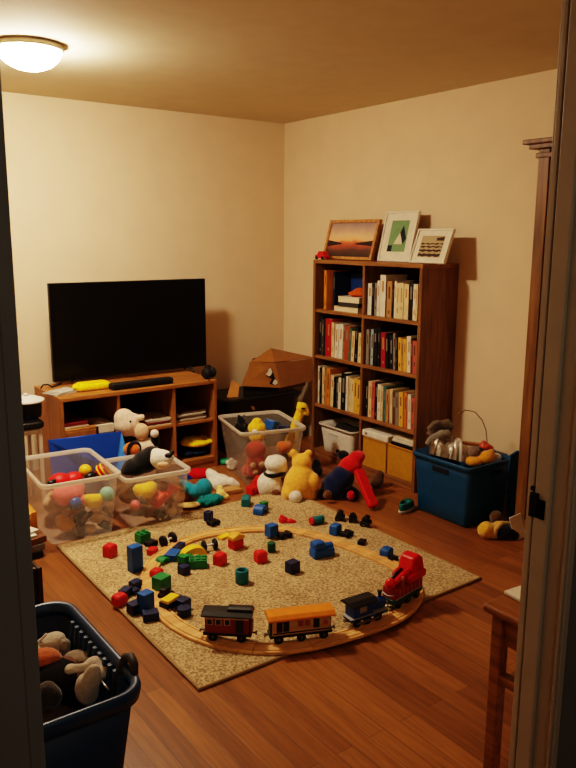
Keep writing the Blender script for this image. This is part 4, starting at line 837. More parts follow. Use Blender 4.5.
for x, z_, r in ((-.035, .005, .02), (.025, .0, .024), (-.018, -.045, .017)): MB().ell((x, -.047, z_), (r, .012, r * .9)).build('cream_spot', plush_m('cream', (216, 188, 140)), t)
softy('lump', .07, 'brown', 'brown soft toy at the right inside the rear clear tub', inC(.07, -.16, .13), (0, .2, .3), 'soft toy', GC)
softy('ball', .032, 'pink', 'small pink ball in the middle of the rear clear tub', inC(.0, -.21, .12), (0, 0, 0), 'ball', GC, 'hard')
softy('lump', .06, 'tan', 'tan soft toy at the bottom of the rear clear tub', inC(.05, -.17, .05), (0, 0, .3), 'soft toy', GC)
softy('lump', .09, 'grey', 'grey soft toy filling the back of the rear clear tub', inC(0, .08, .15), (0, 0, .7), 'soft toy', GC)
softy('egg', .05, 'vermilion', 'orange red egg shaped toy at the left bottom of the rear clear tub', inC(-.1, -.05, .06), (0, 0, .3), 'toy', GC)

# ------------------------------------------------------------------ plush animals
wht = plush_m('white', (230, 220, 200)); blk = plush_m('black', (17, 16, 17)); blk_nose = plas('black', COL['black'])
# big white dog sitting behind the tubs
o0 = Vector((-1.70, -.765, .001)); V = View(140, 470, 0); V.o = o0; V.depth = (o0 - CP).dot(FW) ; V.s = F / V.depth
t = thing('plush_dog', 'big pale plush dog with round head sitting between the console and the clear tubs', 'soft toy', o0, V.rot)
pinkw = plush_m('pinkish white', (226, 200, 176))
B = [(V.P(145, 447), V.R(12.5, 11, 10)), (V.P(144, 470), V.R(12, 12, 18)), (V.P(142, 496), V.R(15, 14, 9)), (V.P(126.5, 424.5), V.R(12.5, 12, 12)), (V.P(124, 418), V.R(10, 10, 9.5)), (V.P(136, 430), V.R(8, 8, 7)), ('t', [V.P(131, 416), V.P(139, 418), V.P(144.5, 416.5)], [4 / V.s, 3.2 / V.s, 3 / V.s])]
blobmesh('body', B, pinkw, t, vox=.008)
blobmesh('muzzle', [(V.P(141.5, 432, -.02), V.R(7.5, 7, 9))], plush_m('beige muzzle', (214, 178, 144)), t, vox=.007)
MB().ell(V.P(130.5, 421.5, -.078), V.R(1.1, 1, 1.2)).build('eye', blk_nose, t)
blobmesh('black_arm', [(V.P(155, 440), V.R(5, 6, 8)), (V.P(152, 448), V.R(6, 6, 6))], blk, t, vox=.007)
MB().ell(V.P(154.6, 433.5, -.03), V.R(4.2, 4, 4)).build('paw', wht, t)
o1 = V.o - V.f * .12
t = thing('plush_ball', 'orange soft ball with a black band tucked under the pale plush dog', 'soft toy', on(131.5, 449.5, 1, -.90), V.rot)
MB().ell((0, 0, 0), (.05, .045, .045), 0, None, 22, 14).build('ball', plush_m('orange', (208, 130, 50)), t)
MB().tube([(.02, .047 * math.cos(a), .047 * math.sin(a)) for a in [2 * PI * k / 24 for k in range(24)]], .012, 8, 0, True, Matrix.Rotation(-.6, 4, 'Z')).build('band', blk, t)
# black and white plush lying in the smaller tub
V.o = inB(-.0, -.02, .26); V.depth = (V.o - CP).dot(FW); V.s = F / V.depth
t = thing('plush_whale_dog', 'black plush with white muzzle and black nose lying on top of the smaller tub', 'soft toy', V.o, V.rot); t.name = 'plush_animal'
blobmesh('body', [(V.P(146, 461, .03), V.R(15, 13, 12), E3(0, -.4, 0)), (V.P(135, 467, .03), V.R(13, 12, 9)), (V.P(152, 455, .02), V.R(11, 11, 9)), (V.P(128, 470, .01), V.R(8, 9, 5))], blk, t, vox=.008)
blobmesh('muzzle', [(V.P(161, 459, -.025), V.R(11, 10, 10)), (V.P(167, 458, -.03), V.R(7, 8, 7)), (V.P(156, 454, -.01), V.R(6, 7, 6))], wht, t, vox=.007)
blobmesh('nose', [(V.P(168.5, 455.5, -.095), V.R(4, 3, 2.6)), (V.P(172, 452.5, -.085), V.R(2.5, 2.5, 2.6))], blk_nose, t, vox=.004)
MB().ell(V.P(163, 465, -.08), V.R(6, 2.5, 3.2)).build('chin_patch', plush_m('beige muzzle', (214, 178, 144)), t)
# white plush with a black collar
V = View(272, 497, .001)
t = thing('plush_dog', 'white plush dog with a black neck band sitting before the rear clear tub', 'soft toy', V.o, V.rot)
dy = .09
blobmesh('body', [(V.P(269.5, 484, dy), V.R(13, 13, 13.5)), (V.P(265, 489, dy - .01), V.R(7, 9, 8)), (V.P(275, 489, dy - .02), V.R(8, 9, 8)), (V.P(275, 472, dy), V.R(9, 9, 7)), (V.P(276, 463.5, dy), V.R(12, 11, 9)), (V.P(283, 468, dy - .01), V.R(5, 6, 4.5)), (V.P(270.5, 460, dy + .01), V.R(4, 4, 5), E3(0, -.5, 0))], wht, t, vox=.007)
pt = [V.P(274.5, 473, dy) + Vector((.058 * math.cos(a), .054 * math.sin(a), .006 * math.cos(a))) for a in [2 * PI * k / 24 for k in range(24)]]
MB().tube(pt, .014, 8, 0, True).build('neck_band', blk, t)
blobmesh('tail_patch', [(V.P(276, 493, dy - .075), V.R(5, 3, 4))], plush_m('brown', COL['brown']), t, vox=.005)
# yellow teddy seen from behind
V = View(299, 503, .001)
yb = plush_m('honey yellow', (240, 180, 76))
t = thing('teddy_bear', 'honey yellow teddy bear with white tail sitting with its back turned', 'soft toy', V.o, V.rot)
dy = .10
blobmesh('body', [(V.P(299.5, 484, dy), V.R(16.5, 16, 18)), (V.P(301, 476, dy + .01), V.R(14, 14, 13)), (V.P(302, 462, dy + .03), V.R(10.8, 10.5, 9.3)), (V.P(293.3, 453.2, dy + .03), V.R(4.4, 3.4, 4.6)), (V.P(308.5, 453.6, dy + .03), V.R(4.4, 3.4, 4.6)), (V.P(313, 482, dy - .02), V.R(7.5, 9, 10)), (V.P(288, 492, dy - .02), V.R(7, 12, 9)), (V.P(309, 494, dy), V.R(8, 12, 7))], yb, t, vox=.008)
MB().ell(V.P(295.5, 497, dy - .105), V.R(6.8, 5, 6.5), 0, None, 20, 12).build('tail', wht, t)
blobmesh('black_boot', [((0, 0, .045), (.04, .05, .045)), ((.0, .0, .09), (.03, .03, .035))], blk, None, vox=.007, loc=fl(316, 477, .001))
tag(C.objects['black_boot'], 'black soft toy boot behind the right side of the yellow teddy', 'soft toy')
# navy and red plush lying on its back
V = View(337, 503, .001)
nv = plush_m('navy', (24, 32, 58)); rd = plush_m('red', (200, 24, 30))
t = thing('plush_bear', 'navy bodied plush with a red head slumped on the floor beside the bookcase', 'soft toy', V.o, V.rot)
dy = .10
blobmesh('body', [(V.P(335, 487, dy + .01), V.R(14.5, 14, 15)), (V.P(342, 478, dy), V.R(13, 13, 13)), (V.P(325, 495, dy + .01), V.R(8, 10, 8)), (V.P(350, 494, dy), V.R(10, 11, 8))], nv, t, vox=.008)
blobmesh('head', [(V.P(351, 465.5, dy + .02), V.R(12, 11, 10)), (V.P(344, 470, dy + .02), V.R(8, 9, 7)), (V.P(357, 457, dy + .03), V.R(8.5, 8, 6.5)), (V.P(362, 454, dy + .03), V.R(3, 4, 3))], rd, t, vox=.008)
MB().ell(V.P(327.5, 495, dy - .105), V.R(4.5, 3, 5), 0, None, 18, 10).build('paw_pad', plush_m('brown', (150, 96, 60)), t)
MB().ell(V.P(351, 495.5, dy - .075), V.R(4, 3, 5), 0, None, 18, 10).build('red_paw', rd, t)
MB().ell(V.P(343, 455, dy + .07), V.R(6.5, 5, 5), 0, None, 18, 10).build('black_ear', blk, t)
# red foam bat leaning on the plush
a_, b__ = V.P(358.5, 470, .02), V.P(373, 505, -.09)
a_ = V.o + V.r * a_.x + V.f * a_.y + Vector((0, 0, a_.z)); b__ = fl(373.5, 507, .022)
d = (b__ - a_); q = d.to_track_quat('X', 'Z')
tag(MB().loft([rect(.02 + .05, .044, .008, 0), ] and [[(x, y, z) for y, z in ((-.026, -.018), (.026, -.018), (.03, -.012), (.03, .012), (.026, .018), (-.026, .018), (-.03, .012), (-.03, -.012))] for x in (0, d.length * .5, d.length - .012)] + [[(d.length, y * .8, z * .8) for y, z in ((-.026, -.018), (.026, -.018), (.03, -.012), (.03, .012), (.026, .018), (-.026, .018), (-.03, .012), (-.03, -.012))]], 0, False).build('foam_bat', mat('red foam', (208, 22, 26), .6, .06, 30, .1, 120), None, .003, loc=a_, rot=q.to_euler()), 'long flat red foam bat leaning against the navy and red plush', 'foam bat')
tag(blobmesh('soft_toy', [((0, 0, .04), (.04, .045, .04)), ((.02, .0, .075), (.028, .03, .03)), ((-.02, -.01, .03), (.04, .04, .03))], plush_m('umber', (84, 58, 38)), vox=.007, loc=fl(377, 488, .001) + Vector((.02, .02, 0))), 'dark brown soft toy behind the red foam bat', 'soft toy')
# heap left of the rear tub: teal, white, red and navy pieces
V = View(203, 505, .001)
tl_m = plush_m('teal', (30, 138, 160))
t = thing('plush_dolphin', 'teal plush with a long curved body lying beside the smaller clear tub', 'soft toy', V.o, V.rot)
blobmesh('body', [(V.P(204, 488, .05), V.R(9, 9, 10)), (V.P(196, 491, .06), V.R(9, 9, 7)), (V.P(188, 487, .07), V.R(7, 8, 5), E3(0, .4, 0)), (V.P(183, 483, .08), V.R(5, 6, 3.5))], tl_m, t, vox=.007)
tag(blobmesh('crumpled_cloth', [(V.P(208, 500.5, .0), V.R(11, 9, 5.5)), (V.P(216, 499, .02), V.R(7, 8, 5)), (V.P(203, 503, -.01), V.R(6, 6, 3.5))], cloth_m('teal green', (28, 120, 124)), vox=.006, wrinkle=.014, loc=V.o, rotz=V.rot), 'crumpled teal green cloth in front of the teal plush', 'cloth')
V = View(222, 490, .001)
t = thing('plush_star', 'white floppy plush with pointed limbs on the floor in front of the console', 'soft toy', V.o, V.rot)
blobmesh('body', [(V.P(219, 482, .06), V.R(12, 13, 8)), ('t', [V.P(216, 482, .07), V.P(211, 474, .1), V.P(207.5, 470, .12)], [8 / V.s, 6 / V.s, 3 / V.s]), ('t', [V.P(222, 484, .05), V.P(232, 483, .05), V.P(239, 487, .05)], [8 / V.s, 6 / V.s, 3.5 / V.s]), ('t', [V.P(216, 485, .03), V.P(213, 490, .0)], [7 / V.s, 5 / V.s])], wht, t, vox=.008)
p = fl(232, 492, .001); tag(MB().box((0, 0, .014), (.11, .08, .026)).build('wood_board', wood_m('light toy board', (196, 150, 92), (160, 116, 66), 0), None, .005, loc=p, rot=(0, 0, -.2)), 'light wooden board under the white floppy plush', 'board')
p = fl(221, 499, .001); tag(blobmesh('soft_toy', [((0, 0, .03), (.03, .035, .03)), ((.01, .03, .05), (.022, .025, .03)), ((.02, -.02, .018), (.025, .025, .018))], plush_m('pale yellow', (232, 204, 120)), vox=.006, loc=p), 'pale yellow soft toy right of the teal green cloth', 'soft toy')
V = View(198, 481, .001)
tag(blobmesh('cushion', [(V.P(197, 474, .1), V.R(12, 9, 6)), (V.P(203, 474, .1), V.R(7, 9, 5.5))], cloth_m('bright red', (196, 26, 34)), vox=.007, wrinkle=.004, loc=V.o, rotz=V.rot), 'red cushion lying on the navy cushion before the console', 'cushion')
tag(blobmesh('cushion', [(V.P(187, 478.5, .09), V.R(10, 10, 7)), (V.P(196, 481, .12), V.R(8, 9, 4))], cloth_m('royal navy', (24, 44, 110)), vox=.007, wrinkle=.004, loc=V.o, rotz=V.rot), 'navy cushion under the red cushion before the console', 'cushion')
V = View(186, 503, .001)
tag(blobmesh('soft_toy', [(V.P(186, 496, .06), V.R(9, 9, 8)), (V.P(181, 499, .05), V.R(7, 8, 6))], plush_m('rust brown', (150, 86, 44)), vox=.007, loc=V.o, rotz=V.rot), 'rust brown soft toy at the right side of the smaller clear tub', 'soft toy')
p = fl(190, 507.5, RZ * .0 + .001)
tag(MB().loft([[(math.cos(2 * PI * k / 24) * .075 * s_, math.sin(2 * PI * k / 24) * .038 * s_ + .01 * math.cos(4 * PI * k / 24) * s_, z_) for k in range(24)] for s_, z_ in ((.9, RZ + .0), (1, RZ + .004), (.7, RZ + .013), (.2, RZ + .016))], 0, True).build('felt_leaf', cloth_m('cream felt', (226, 190, 120)), None, 0, loc=(p.x, p.y, 0), rot=(0, 0, -.35)), 'cream felt leaf shape lying at the rug corner by the smaller tub', 'cloth')
# red cloth before the rear tub, small things behind it
V = View(260, 492, .001)
tag(blobmesh('crumpled_cloth', [(V.P(254, 488, .02), V.R(8, 7, 4)), (V.P(258, 483, .05), V.R(5.5, 7, 8)), (V.P(258, 492, .0), V.R(4, 5, 3.5))], cloth_m('red orange', (186, 44, 26)), vox=.006, wrinkle=.01, loc=V.o, rotz=V.rot), 'crumpled red orange cloth before the rear clear tub', 'cloth')
p = fl(231.5, 470, .001); t = thing('plush_flower', 'small white plush flower left of the rear clear tub', 'soft toy', p, -YAW)
f_ = [((.026 * math.cos(a), 0, .045 + .026 * math.sin(a)), (.018, .014, .018)) for a in [2 * PI * k / 5 + .3 for k in range(5)]]; blobmesh('petals', f_ + [((0, 0, .045), (.02, .014, .02)), ((0, 0, .014), (.018, .02, .014))], wht, t, vox=.005)
p = fl(225, 463, .001); tag(MB().lathe([(.045, 0), (.05, .004), (.05, .022), (.04, .03), (.001, .032)], 20).build('plastic_dish', plas('sea green', (40, 150, 110)), None, 0, loc=p), 'small sea green plastic dish on the floor beside the console', 'dish')

# ------------------------------------------------------------------ blue tub lid leaning between the large tub and the console
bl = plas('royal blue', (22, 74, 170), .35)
t = thing('plastic_tray', 'big royal blue plastic tray propped behind the large clear tub', 'tray', (-1.985, -.77, .002))
def tq(px, py, y): w = on(px, py, 1, y); return Vector((w.x + 1.985, w.y + .77, max(0, w.z - .002)))
tl_, tr_, br_ = tq(48, 441, -.77), tq(121, 432, -.80), tq(115, 470, -.835)
def sheet(name, pts, m, th=.006):
    P = [Vector(p) for p in pts]; nn = (P[1] - P[0]).cross(P[2] - P[0]).normalized() * th; n_ = len(P); b = MB()
    b.add([tuple(p) for p in P] + [tuple(p + nn) for p in P], [tuple(range(n_)), tuple(range(2 * n_ - 1, n_ - 1, -1))] + [(i, (i + 1) % n_, n_ + (i + 1) % n_, n_ + i) for i in range(n_)]); return b.build(name, m, t, .0015)
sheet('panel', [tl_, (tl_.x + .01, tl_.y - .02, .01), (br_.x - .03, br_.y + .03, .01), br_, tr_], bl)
sheet('side_flap', [tr_, br_, (br_.x + .012, br_.y - .0, br_.z - .03), tq(127, 461, -.85), tq(124, 441, -.81)], plas('lit royal blue', (70, 150, 236), .35))  # lighter copy of the blue; light on the flap put into its colour
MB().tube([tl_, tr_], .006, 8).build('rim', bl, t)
# ------------------------------------------------------------------ things left of the large tub
p = Vector((-2.53, -1.13, 0))
t = thing('cardboard_box', 'low ochre cardboard box at the left side of the large clear tub', 'box', (p.x, p.y, 0), -.05)
oc = mat('ochre cardboard', (206, 140, 50), .8, .08, 30)
MB().box((0, 0, .09), (.13, .3, .18)).build('carton', oc, t, .003); MB().box((-.02, -.155, .19), (.10, .02, .03), 0, Matrix.Rotation(.1, 4, 'X')).build('flap', mat('ochre lit edge', (232, 170, 84), .8), t, .002)  # flap in brighter ochre, painting the lit strip along the top edge
p = fl(30, 549, 0)
t = thing('book_pile', 'pile of dark boxes topped with white papers at the left behind the doorway', 'boxes', (p.x - .085, p.y - .05, 0), .1)
for k, (c, h) in enumerate((('black', .035), ('grey', .03), ('brown', .035))): MB().box((.008 * k, 0, .02 + .034 * k), (.2, .2, .032), M=Matrix.Rotation(.06 * k, 4, 'Z')).build('flat_box', bk('pile ' + c, COL[c]), t, .003)
for k in range(2): MB().box((.01 * k, .01 * k, .109 + .012 * k), (.17, .15, .01), M=Matrix.Rotation(.25 * k, 4, 'Z')).build('white_sheet', paper('white', (220, 214, 200)), t)
p = fl(38, 605, 0)
q_ = fl(42, 567, .22)
t = thing('wooden_crate', 'dark brown wooden crate behind the blue laundry basket', 'crate', (q_.x - .12, q_.y + .11, 0))
MB().box((0, 0, .11), (.2, .18, .2)).build('inner_box', darkwood, t)
for sx in (-1, 1):
    for sy in (-1, 1): MB().box((sx * .11, sy * .10, .11), (.02, .02, .22)).build('corner_post', darkwood, t, .003)
for sx in (-1, 1):
    for z in (.03, .11, .19): MB().box((sx * .106, 0, z), (.012, .18, .055)).build('side_board', darkwood, t, .002)
for sy in (-1, 1):
    for z in (.03, .11, .19): MB().box((0, sy * .096, z), (.2, .012, .055)).build('end_board', darkwood, t, .002)
# ------------------------------------------------------------------ corner: dark bin with an open cardboard box on it
dk = plas('charcoal tub', (62, 58, 50), .5)
t = thing('storage_bin', 'dark grey storage bin in the corner beneath the cardboard box', 'storage bin', (-.52, -.285, 0))
MB().loft([rect(.58, .33, .04, 0), rect(.64, .38, .05, .37), rect(.68, .42, .05, .375), rect(.68, .42, .05, .395)], 0, True).build('tub', dk, t)
MB().loft([rect(.70, .43, .05, .385), rect(.70, .43, .05, .405), rect(.64, .37, .05, .41)], 0, True).build('lid', black, t)
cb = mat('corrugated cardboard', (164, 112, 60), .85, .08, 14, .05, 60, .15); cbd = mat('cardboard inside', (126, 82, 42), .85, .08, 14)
t = thing('cardboard_box', 'open brown cardboard box with raised flaps in the corner of the room', 'box', (-.41, -.29, .411))
def panel(name, pts, m, th=.006):
    P = [Vector(p) for p in pts]; nn = (P[1] - P[0]).cross(P[2] - P[0]).normalized() * th
    b = MB(); n_ = len(P); b.add([tuple(p) for p in P] + [tuple(p + nn) for p in P], [tuple(range(n_)), tuple(range(2 * n_ - 1, n_ - 1, -1))] + [(i, (i + 1) % n_, n_ + (i + 1) % n_, n_ + i) for i in range(n_)]); return b.build(name, m, t)
def bp(px, py, y): w = on(px, py, 1, y); return (w.x + .41, w.y + .29, w.z - .411)
yF = -.44; yR = -.12
bfl, bfm = bp(241, 386, yF), bp(280, 388, yF - .03); tfl, tfm = bp(250.5, 362, yF + .06), bp(275, 363, yF + .02)
bfr = (.385, -.20, bfm[2] + .03); tfr = (.385, -.17, tfm[2] + .01)
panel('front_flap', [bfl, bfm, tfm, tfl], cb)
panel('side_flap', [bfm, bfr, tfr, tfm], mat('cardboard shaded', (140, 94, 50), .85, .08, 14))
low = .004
panel('front_wall', [(bfl[0] + .03, -.13, low), (bfm[0], -.16, low), (bfm[0], -.16, bfm[2] + .03), (bfl[0] + .03, -.13, bfl[2] + .03)], mat('cardboard near black', (38, 30, 22), .9))  # front wall in a near-black brown
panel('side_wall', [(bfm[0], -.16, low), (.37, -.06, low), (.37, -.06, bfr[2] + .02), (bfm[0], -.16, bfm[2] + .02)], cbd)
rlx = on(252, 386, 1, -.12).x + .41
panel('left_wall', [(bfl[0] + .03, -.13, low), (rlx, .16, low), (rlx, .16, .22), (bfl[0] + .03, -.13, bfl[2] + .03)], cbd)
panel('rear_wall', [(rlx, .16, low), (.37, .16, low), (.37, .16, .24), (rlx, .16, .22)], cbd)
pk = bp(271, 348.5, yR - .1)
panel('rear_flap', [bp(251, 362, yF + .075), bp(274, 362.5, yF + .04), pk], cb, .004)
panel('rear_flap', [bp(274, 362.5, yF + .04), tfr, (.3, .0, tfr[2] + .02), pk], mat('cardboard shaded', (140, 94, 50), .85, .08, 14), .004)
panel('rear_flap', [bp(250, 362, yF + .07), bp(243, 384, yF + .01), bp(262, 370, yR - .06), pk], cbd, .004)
la, lb_, lc, ld = bp(227.5, 396, -.36), bp(231.5, 380.5, -.3), bp(239.5, 384, -.36), bp(238, 399, -.42)
panel('side_flap', [la, ld, lc, lb_], cb, .005)
panel('side_flap', [bp(227, 395, -.37), bp(228, 397.5, -.37), bp(255, 409, -.47), bp(254, 406, -.47)], mat('cardboard edge', (190, 140, 86), .85), .02)
# printed mark on the front flap
fo = Vector(tfm) * 0
def onflap(u, v, e=.004):
    a = Vector(bfl).lerp(Vector(bfm), u); b = Vector(tfl).lerp(Vector(tfm), u); nn = (Vector(bfm) - Vector(bfl)).cross(Vector(tfl) - Vector(bfl)).normalized()
    if nn.y > 0: nn = -nn
    return tuple(a.lerp(b, v) + nn * e)
g = MB(); g.add([onflap(u, v) for u, v in ((.54, .56), (.55, .74), (.66, .82), (.83, .88), (.89, .72), (.84, .60), (.96, .40), (.985, .16), (.84, .05), (.72, .16), (.80, .34), (.64, .44))], [tuple(range(12))]); g.build('printed_mark', paper('ink black', (24, 20, 18)), t)
g = MB(); g.add([onflap(u, v, .0048) for u, v in ((.62, .52), (.64, .68), (.72, .76), (.80, .76), (.83, .62), (.78, .50), (.72, .44))], [tuple(range(7))]); g.add([onflap(u, v, .0048) for u, v in ((.80, .16), (.84, .26), (.89, .34), (.95, .26), (.94, .16), (.87, .10))], [tuple(range(6))]); g.build('white_mark', paper('ink white', (226, 220, 206)), t)

# ------------------------------------------------------------------ blue bin by the bookcase and its contents
tb2 = plas('bin teal blue', (14, 74, 116), .42)
bb = tote('storage_bin', 'square dark blue plastic bin heaped with toys beside the bookcase', (-.345, -2.23, 0), .36, .42, .355, .90, tb2, 0, .016, .028, r=.03)
for x_, y_, rz in ((-.178, .0, 0),): 
    MB().box((x_ - .002, y_, .292), (.006, .12, .03)).build('handle_opening', mat('bin handle dark', (8, 22, 38), .6), bb, .003)
MB().box((.04, -.206, .292), (.1, .006, .03)).build('handle_opening', mat('bin handle dark', (8, 22, 38), .6), bb, .003)
MB().box((-.1805, .02, .295), (.004, .03, .018)).build('silver_tag', steel, bb)
GB2 = 'toys heaped in the dark blue bin'
bz = lambda x, y, z: Vector((-.345 + x, -2.23 + y, z))
gl = cloth_m('glove grey', (132, 124, 112)); gl2 = cloth_m('glove taupe', (110, 98, 84))
V = View(440, 450, 0); V.o = bz(-.06, .10, .33); V.depth = (V.o - CP).dot(FW); V.s = F / V.depth
def glove(name, label, pts, rad, m, extra=()):
    o = blobmesh(name, [('t', [V.P(*p) for p in pts], [r / V.s for r in rad])] + [('t', [V.P(*p) for p in e[0]], [r / V.s for r in e[1]]) for e in extra], m, vox=.006, wrinkle=.003, loc=V.o, rotz=V.rot); return tag(o, label, 'glove', GB2)
glove('work_glove', 'upper grey fabric glove heaped at the left in the dark blue bin', [(429, 436, .02), (436, 426, .03), (444, 424, .03), (452, 427, .03)], [4, 4.5, 5, 5], gl2, [([(428, 430, .02), (434, 424, .02), (440, 422, .02)], [3, 3.2, 3]), ([(444, 424, .03), (450, 421, .04)], [4, 3])])
glove('work_glove', 'lower pale grey glove with a long cuff in the dark blue bin', [(428, 446, -.02), (434, 440, -.02), (442, 435, -.01), (450, 434, .0)], [5, 6, 5.5, 5], gl, [([(428, 444, -.03), (431, 438, -.03)], [3.5, 3])])
silver = mat('crumpled silver fabric', (206, 200, 188), .34, .3, 30, .5, 60, .6, metal=.3)
NU, NV = 48, 10; gv = []
for v in range(NV + 1):
    for u in range(NU + 1):
        a, b = u / NU, v / NV
        top = V.P(432 + 40 * a, 434 + 9 * a + 3 * math.sin(a * 9), .04); bot = V.P(429 + 50 * a, 454 + 12 * a, -.085)
        p = top.lerp(bot, b); fo_ = math.sin(a * 34 + 2.2 * math.sin(b * 2 + a * 5)) * .5 + .5 * math.sin(a * 57 + b * 3)
        p += Vector((.006 * math.sin(a * 40 + b * 6), -.016 * fo_ * (.5 + .5 * b) - .03 * math.sin(PI * b), .05 * math.sin(PI * b) * (.6 + .4 * math.sin(a * 12)) + .004 * fo_)); gv.append(tuple(p))
g = MB(); g.add(gv, [(v * (NU + 1) + u, v * (NU + 1) + u + 1, (v + 1) * (NU + 1) + u + 1, (v + 1) * (NU + 1) + u) for v in range(NV) for u in range(NU)], 0, True)
o = g.build('silver_fabric', silver, None, loc=V.o, rot=(0, 0, V.rot)); tag(o, 'crumpled silver fabric falling in folds in the dark blue bin', 'fabric', GB2)
tag(blobmesh('soft_toy', [(V.P(450, 450, .07), V.R(16, 9, 6)), (V.P(470, 452, .07), V.R(15, 8, 5))], cloth_m('dark taupe', (84, 74, 62)), vox=.009, wrinkle=.006, loc=V.o, rotz=V.rot), 'dark taupe cloth under the silver fabric in the dark blue bin', 'cloth', GB2)
tag(blobmesh('soft_toy', [(V.P(474, 461.5, -.1), V.R(8.5, 8, 5.5)), (V.P(487, 457.5, -.1), V.R(8, 8, 7)), (V.P(491, 453, -.09), V.R(4, 4, 4))], plush_m('yellow orange', (224, 156, 40)), vox=.007, loc=V.o, rotz=V.rot), 'yellow orange soft toy at the front of the dark blue bin', 'soft toy', GB2)
tag(blobmesh('soft_toy', [(V.P(474, 452.5, -.07), V.R(7, 7, 6.5))], plush_m('taupe', (128, 106, 92)), vox=.006, loc=V.o, rotz=V.rot), 'round taupe soft ball between silver fabric and yellow toy', 'soft toy', GB2)
tag(blobmesh('soft_toy', [(V.P(496, 457.5, -.07), V.R(6, 6, 4.5))], plush_m('white', (230, 220, 200)), vox=.006, loc=V.o, rotz=V.rot), 'white soft toy at the right edge of the dark blue bin', 'soft toy', GB2)
tag(blobmesh('soft_toy', [(V.P(485, 446, -.02), V.R(6, 6, 3.5)), (V.P(490, 448, -.02), V.R(4, 4, 3)), (V.P(483.5, 442.5, -.02), V.R(2.5, 3, 2.5))], plas('coral', (206, 84, 52)), vox=.005, loc=V.o, rotz=V.rot), 'coral red toy at the back of the dark blue bin', 'toy', GB2)
tag(MB().box((0, 0, 0), (.13, .03, .018)).build('wooden_bar', wood_m('toy bar', (180, 124, 66), (148, 96, 46), 0), None, .004, loc=V.o + V.r * V.P(474, 444, .0).x + V.f * V.P(474, 444, .0).y + Vector((0, 0, V.P(474, 444, .0).z)), rot=(0, .12, V.rot)), 'wooden bar lying at the back of the dark blue bin', 'toy', GB2)
tag(MB().box((0, 0, 0), (.16, .022, .012)).build('grey_stick', plas('slate', (110, 112, 110)), None, .003, loc=V.o + V.r * V.P(494, 451, -.03).x + V.f * V.P(494, 451, -.03).y + Vector((0, 0, V.P(494, 451, -.03).z)), rot=(0, .25, V.rot - .2)), 'slate grey stick pointing to the right edge of the dark blue bin', 'toy', GB2)
wp = [V.P(x, y, .04) for x, y in ((452, 424), (458, 413), (466, 410), (475, 412), (482, 420), (486, 430), (487, 440), (487, 448))]
tag(MB().tube(wp, .0028, 6).build('wire_hoop', mat('dull wire', (120, 92, 60), .5), None, loc=V.o, rot=(0, 0, V.rot)), 'thin wire hoop arching out of the dark blue bin', 'wire hoop', GB2)
t = thing('bin_lid', 'dark blue plastic lid upright between the bin and the cabinet', 'lid', (-.185, -2.512, 0), -YAW)
MB().loft([[(x, y, z) for x, z in [(-.05, .001), (.04, .001), (.045, .05), (.045, .36), (.02, .405), (-.03, .41), (-.065, .39), (-.07, .3), (-.06, .05)]] for y in (-.012, .012)], 0, False).build('panel', tb2, t, .008, 3)
MB().tube([(-.06, -.012, .05), (-.07, -.012, .3), (-.065, -.012, .39), (-.03, -.012, .41), (.02, -.012, .405), (.045, -.012, .36)], .008, 8).build('lip', tb2, t)
# teal shoe, yellow slipper, white card
def shoe(name, label, loc, rot, upper, inner, sole, L=.2, W=.075):
    t = thing(name, label, 'shoe', loc, rot)
    def outl(s, z): return [(L / 2 * math.cos(a) * s, W / 2 * math.sin(a) * (1 + .18 * math.cos(a)) * s, z) for a in [2 * PI * k / 28 for k in range(28)]]
    MB().loft([outl(.95, 0), outl(1.02, .004), outl(1.02, .016), outl(.96, .02)], 0, True).build('sole', sole, t)
    MB().loft([[(x, y * k, z) for x, y, z in []] or [(L / 2 * math.cos(a) * k + off, W / 2 * math.sin(a) * (1 + .18 * math.cos(a)) * k, z + lift * max(0, math.cos(a))) for a in [2 * PI * i / 28 for i in range(28)]] for k, z, off, lift in ((.97, .018, 0, 0), (.98, .035, 0, .004), (.86, .052, -.008, .002), (.6, .06, -.022, -.002), (.52, .056, -.026, -.002), (.5, .03, -.026, 0))], 0, True, False, True).build('upper', upper, t)
    MB().ell((-L * .13, 0, .034), (L * .25, W * .24, .008)).build('insole', inner, t); return t
p = fl(412, 511, .001); shoe('child_shoe', 'teal child shoe against the side of the dark blue bin', p + Vector((-.02, .03, 0)), -YAW + 1.0, cloth_m('sea teal', (40, 100, 98)), cloth_m('dark insole', (24, 34, 34)), plas('sole white', (190, 190, 176)), .16, .07)
V = View(494, 541, .001)
t = thing('slipper', 'fluffy yellow slipper with a black opening on the floor by the doorway', 'slipper', V.o, V.rot)
blobmesh('toe', [(V.P(486, 530, .05), V.R(8.5, 9, 9)), (V.P(493, 531, .06), V.R(8, 9, 8)), (V.P(500, 526, .08), V.R(8, 8, 5))], plush_m('fluffy yellow', (226, 176, 66)), t, vox=.007, wrinkle=.003)
blobmesh('opening', [(V.P(505, 532, .045), V.R(12, 9, 9)), (V.P(512, 534, .05), V.R(8, 8, 7))], blk, t, vox=.007)
blobmesh('cuff', [('t', [V.P(494, 538, .02), V.P(496, 529, .02), V.P(502, 523, .05), V.P(510, 524, .07)], [2.6 / V.s] * 4)], plush_m('pale cream', (206, 170, 100)), t, vox=.005)
tag(blobmesh('soft_toy', [(V.P(496, 517, .16), V.R(7, 7, 7)), (V.P(497, 524, .16), V.R(7.5, 7, 7)), (V.P(497, 531, .16), V.R(8, 7, 6))], plush_m('dull brown', (92, 68, 42)), vox=.007, loc=V.o, rotz=V.rot), 'dull brown soft toy between the slipper and the blue bin', 'soft toy')
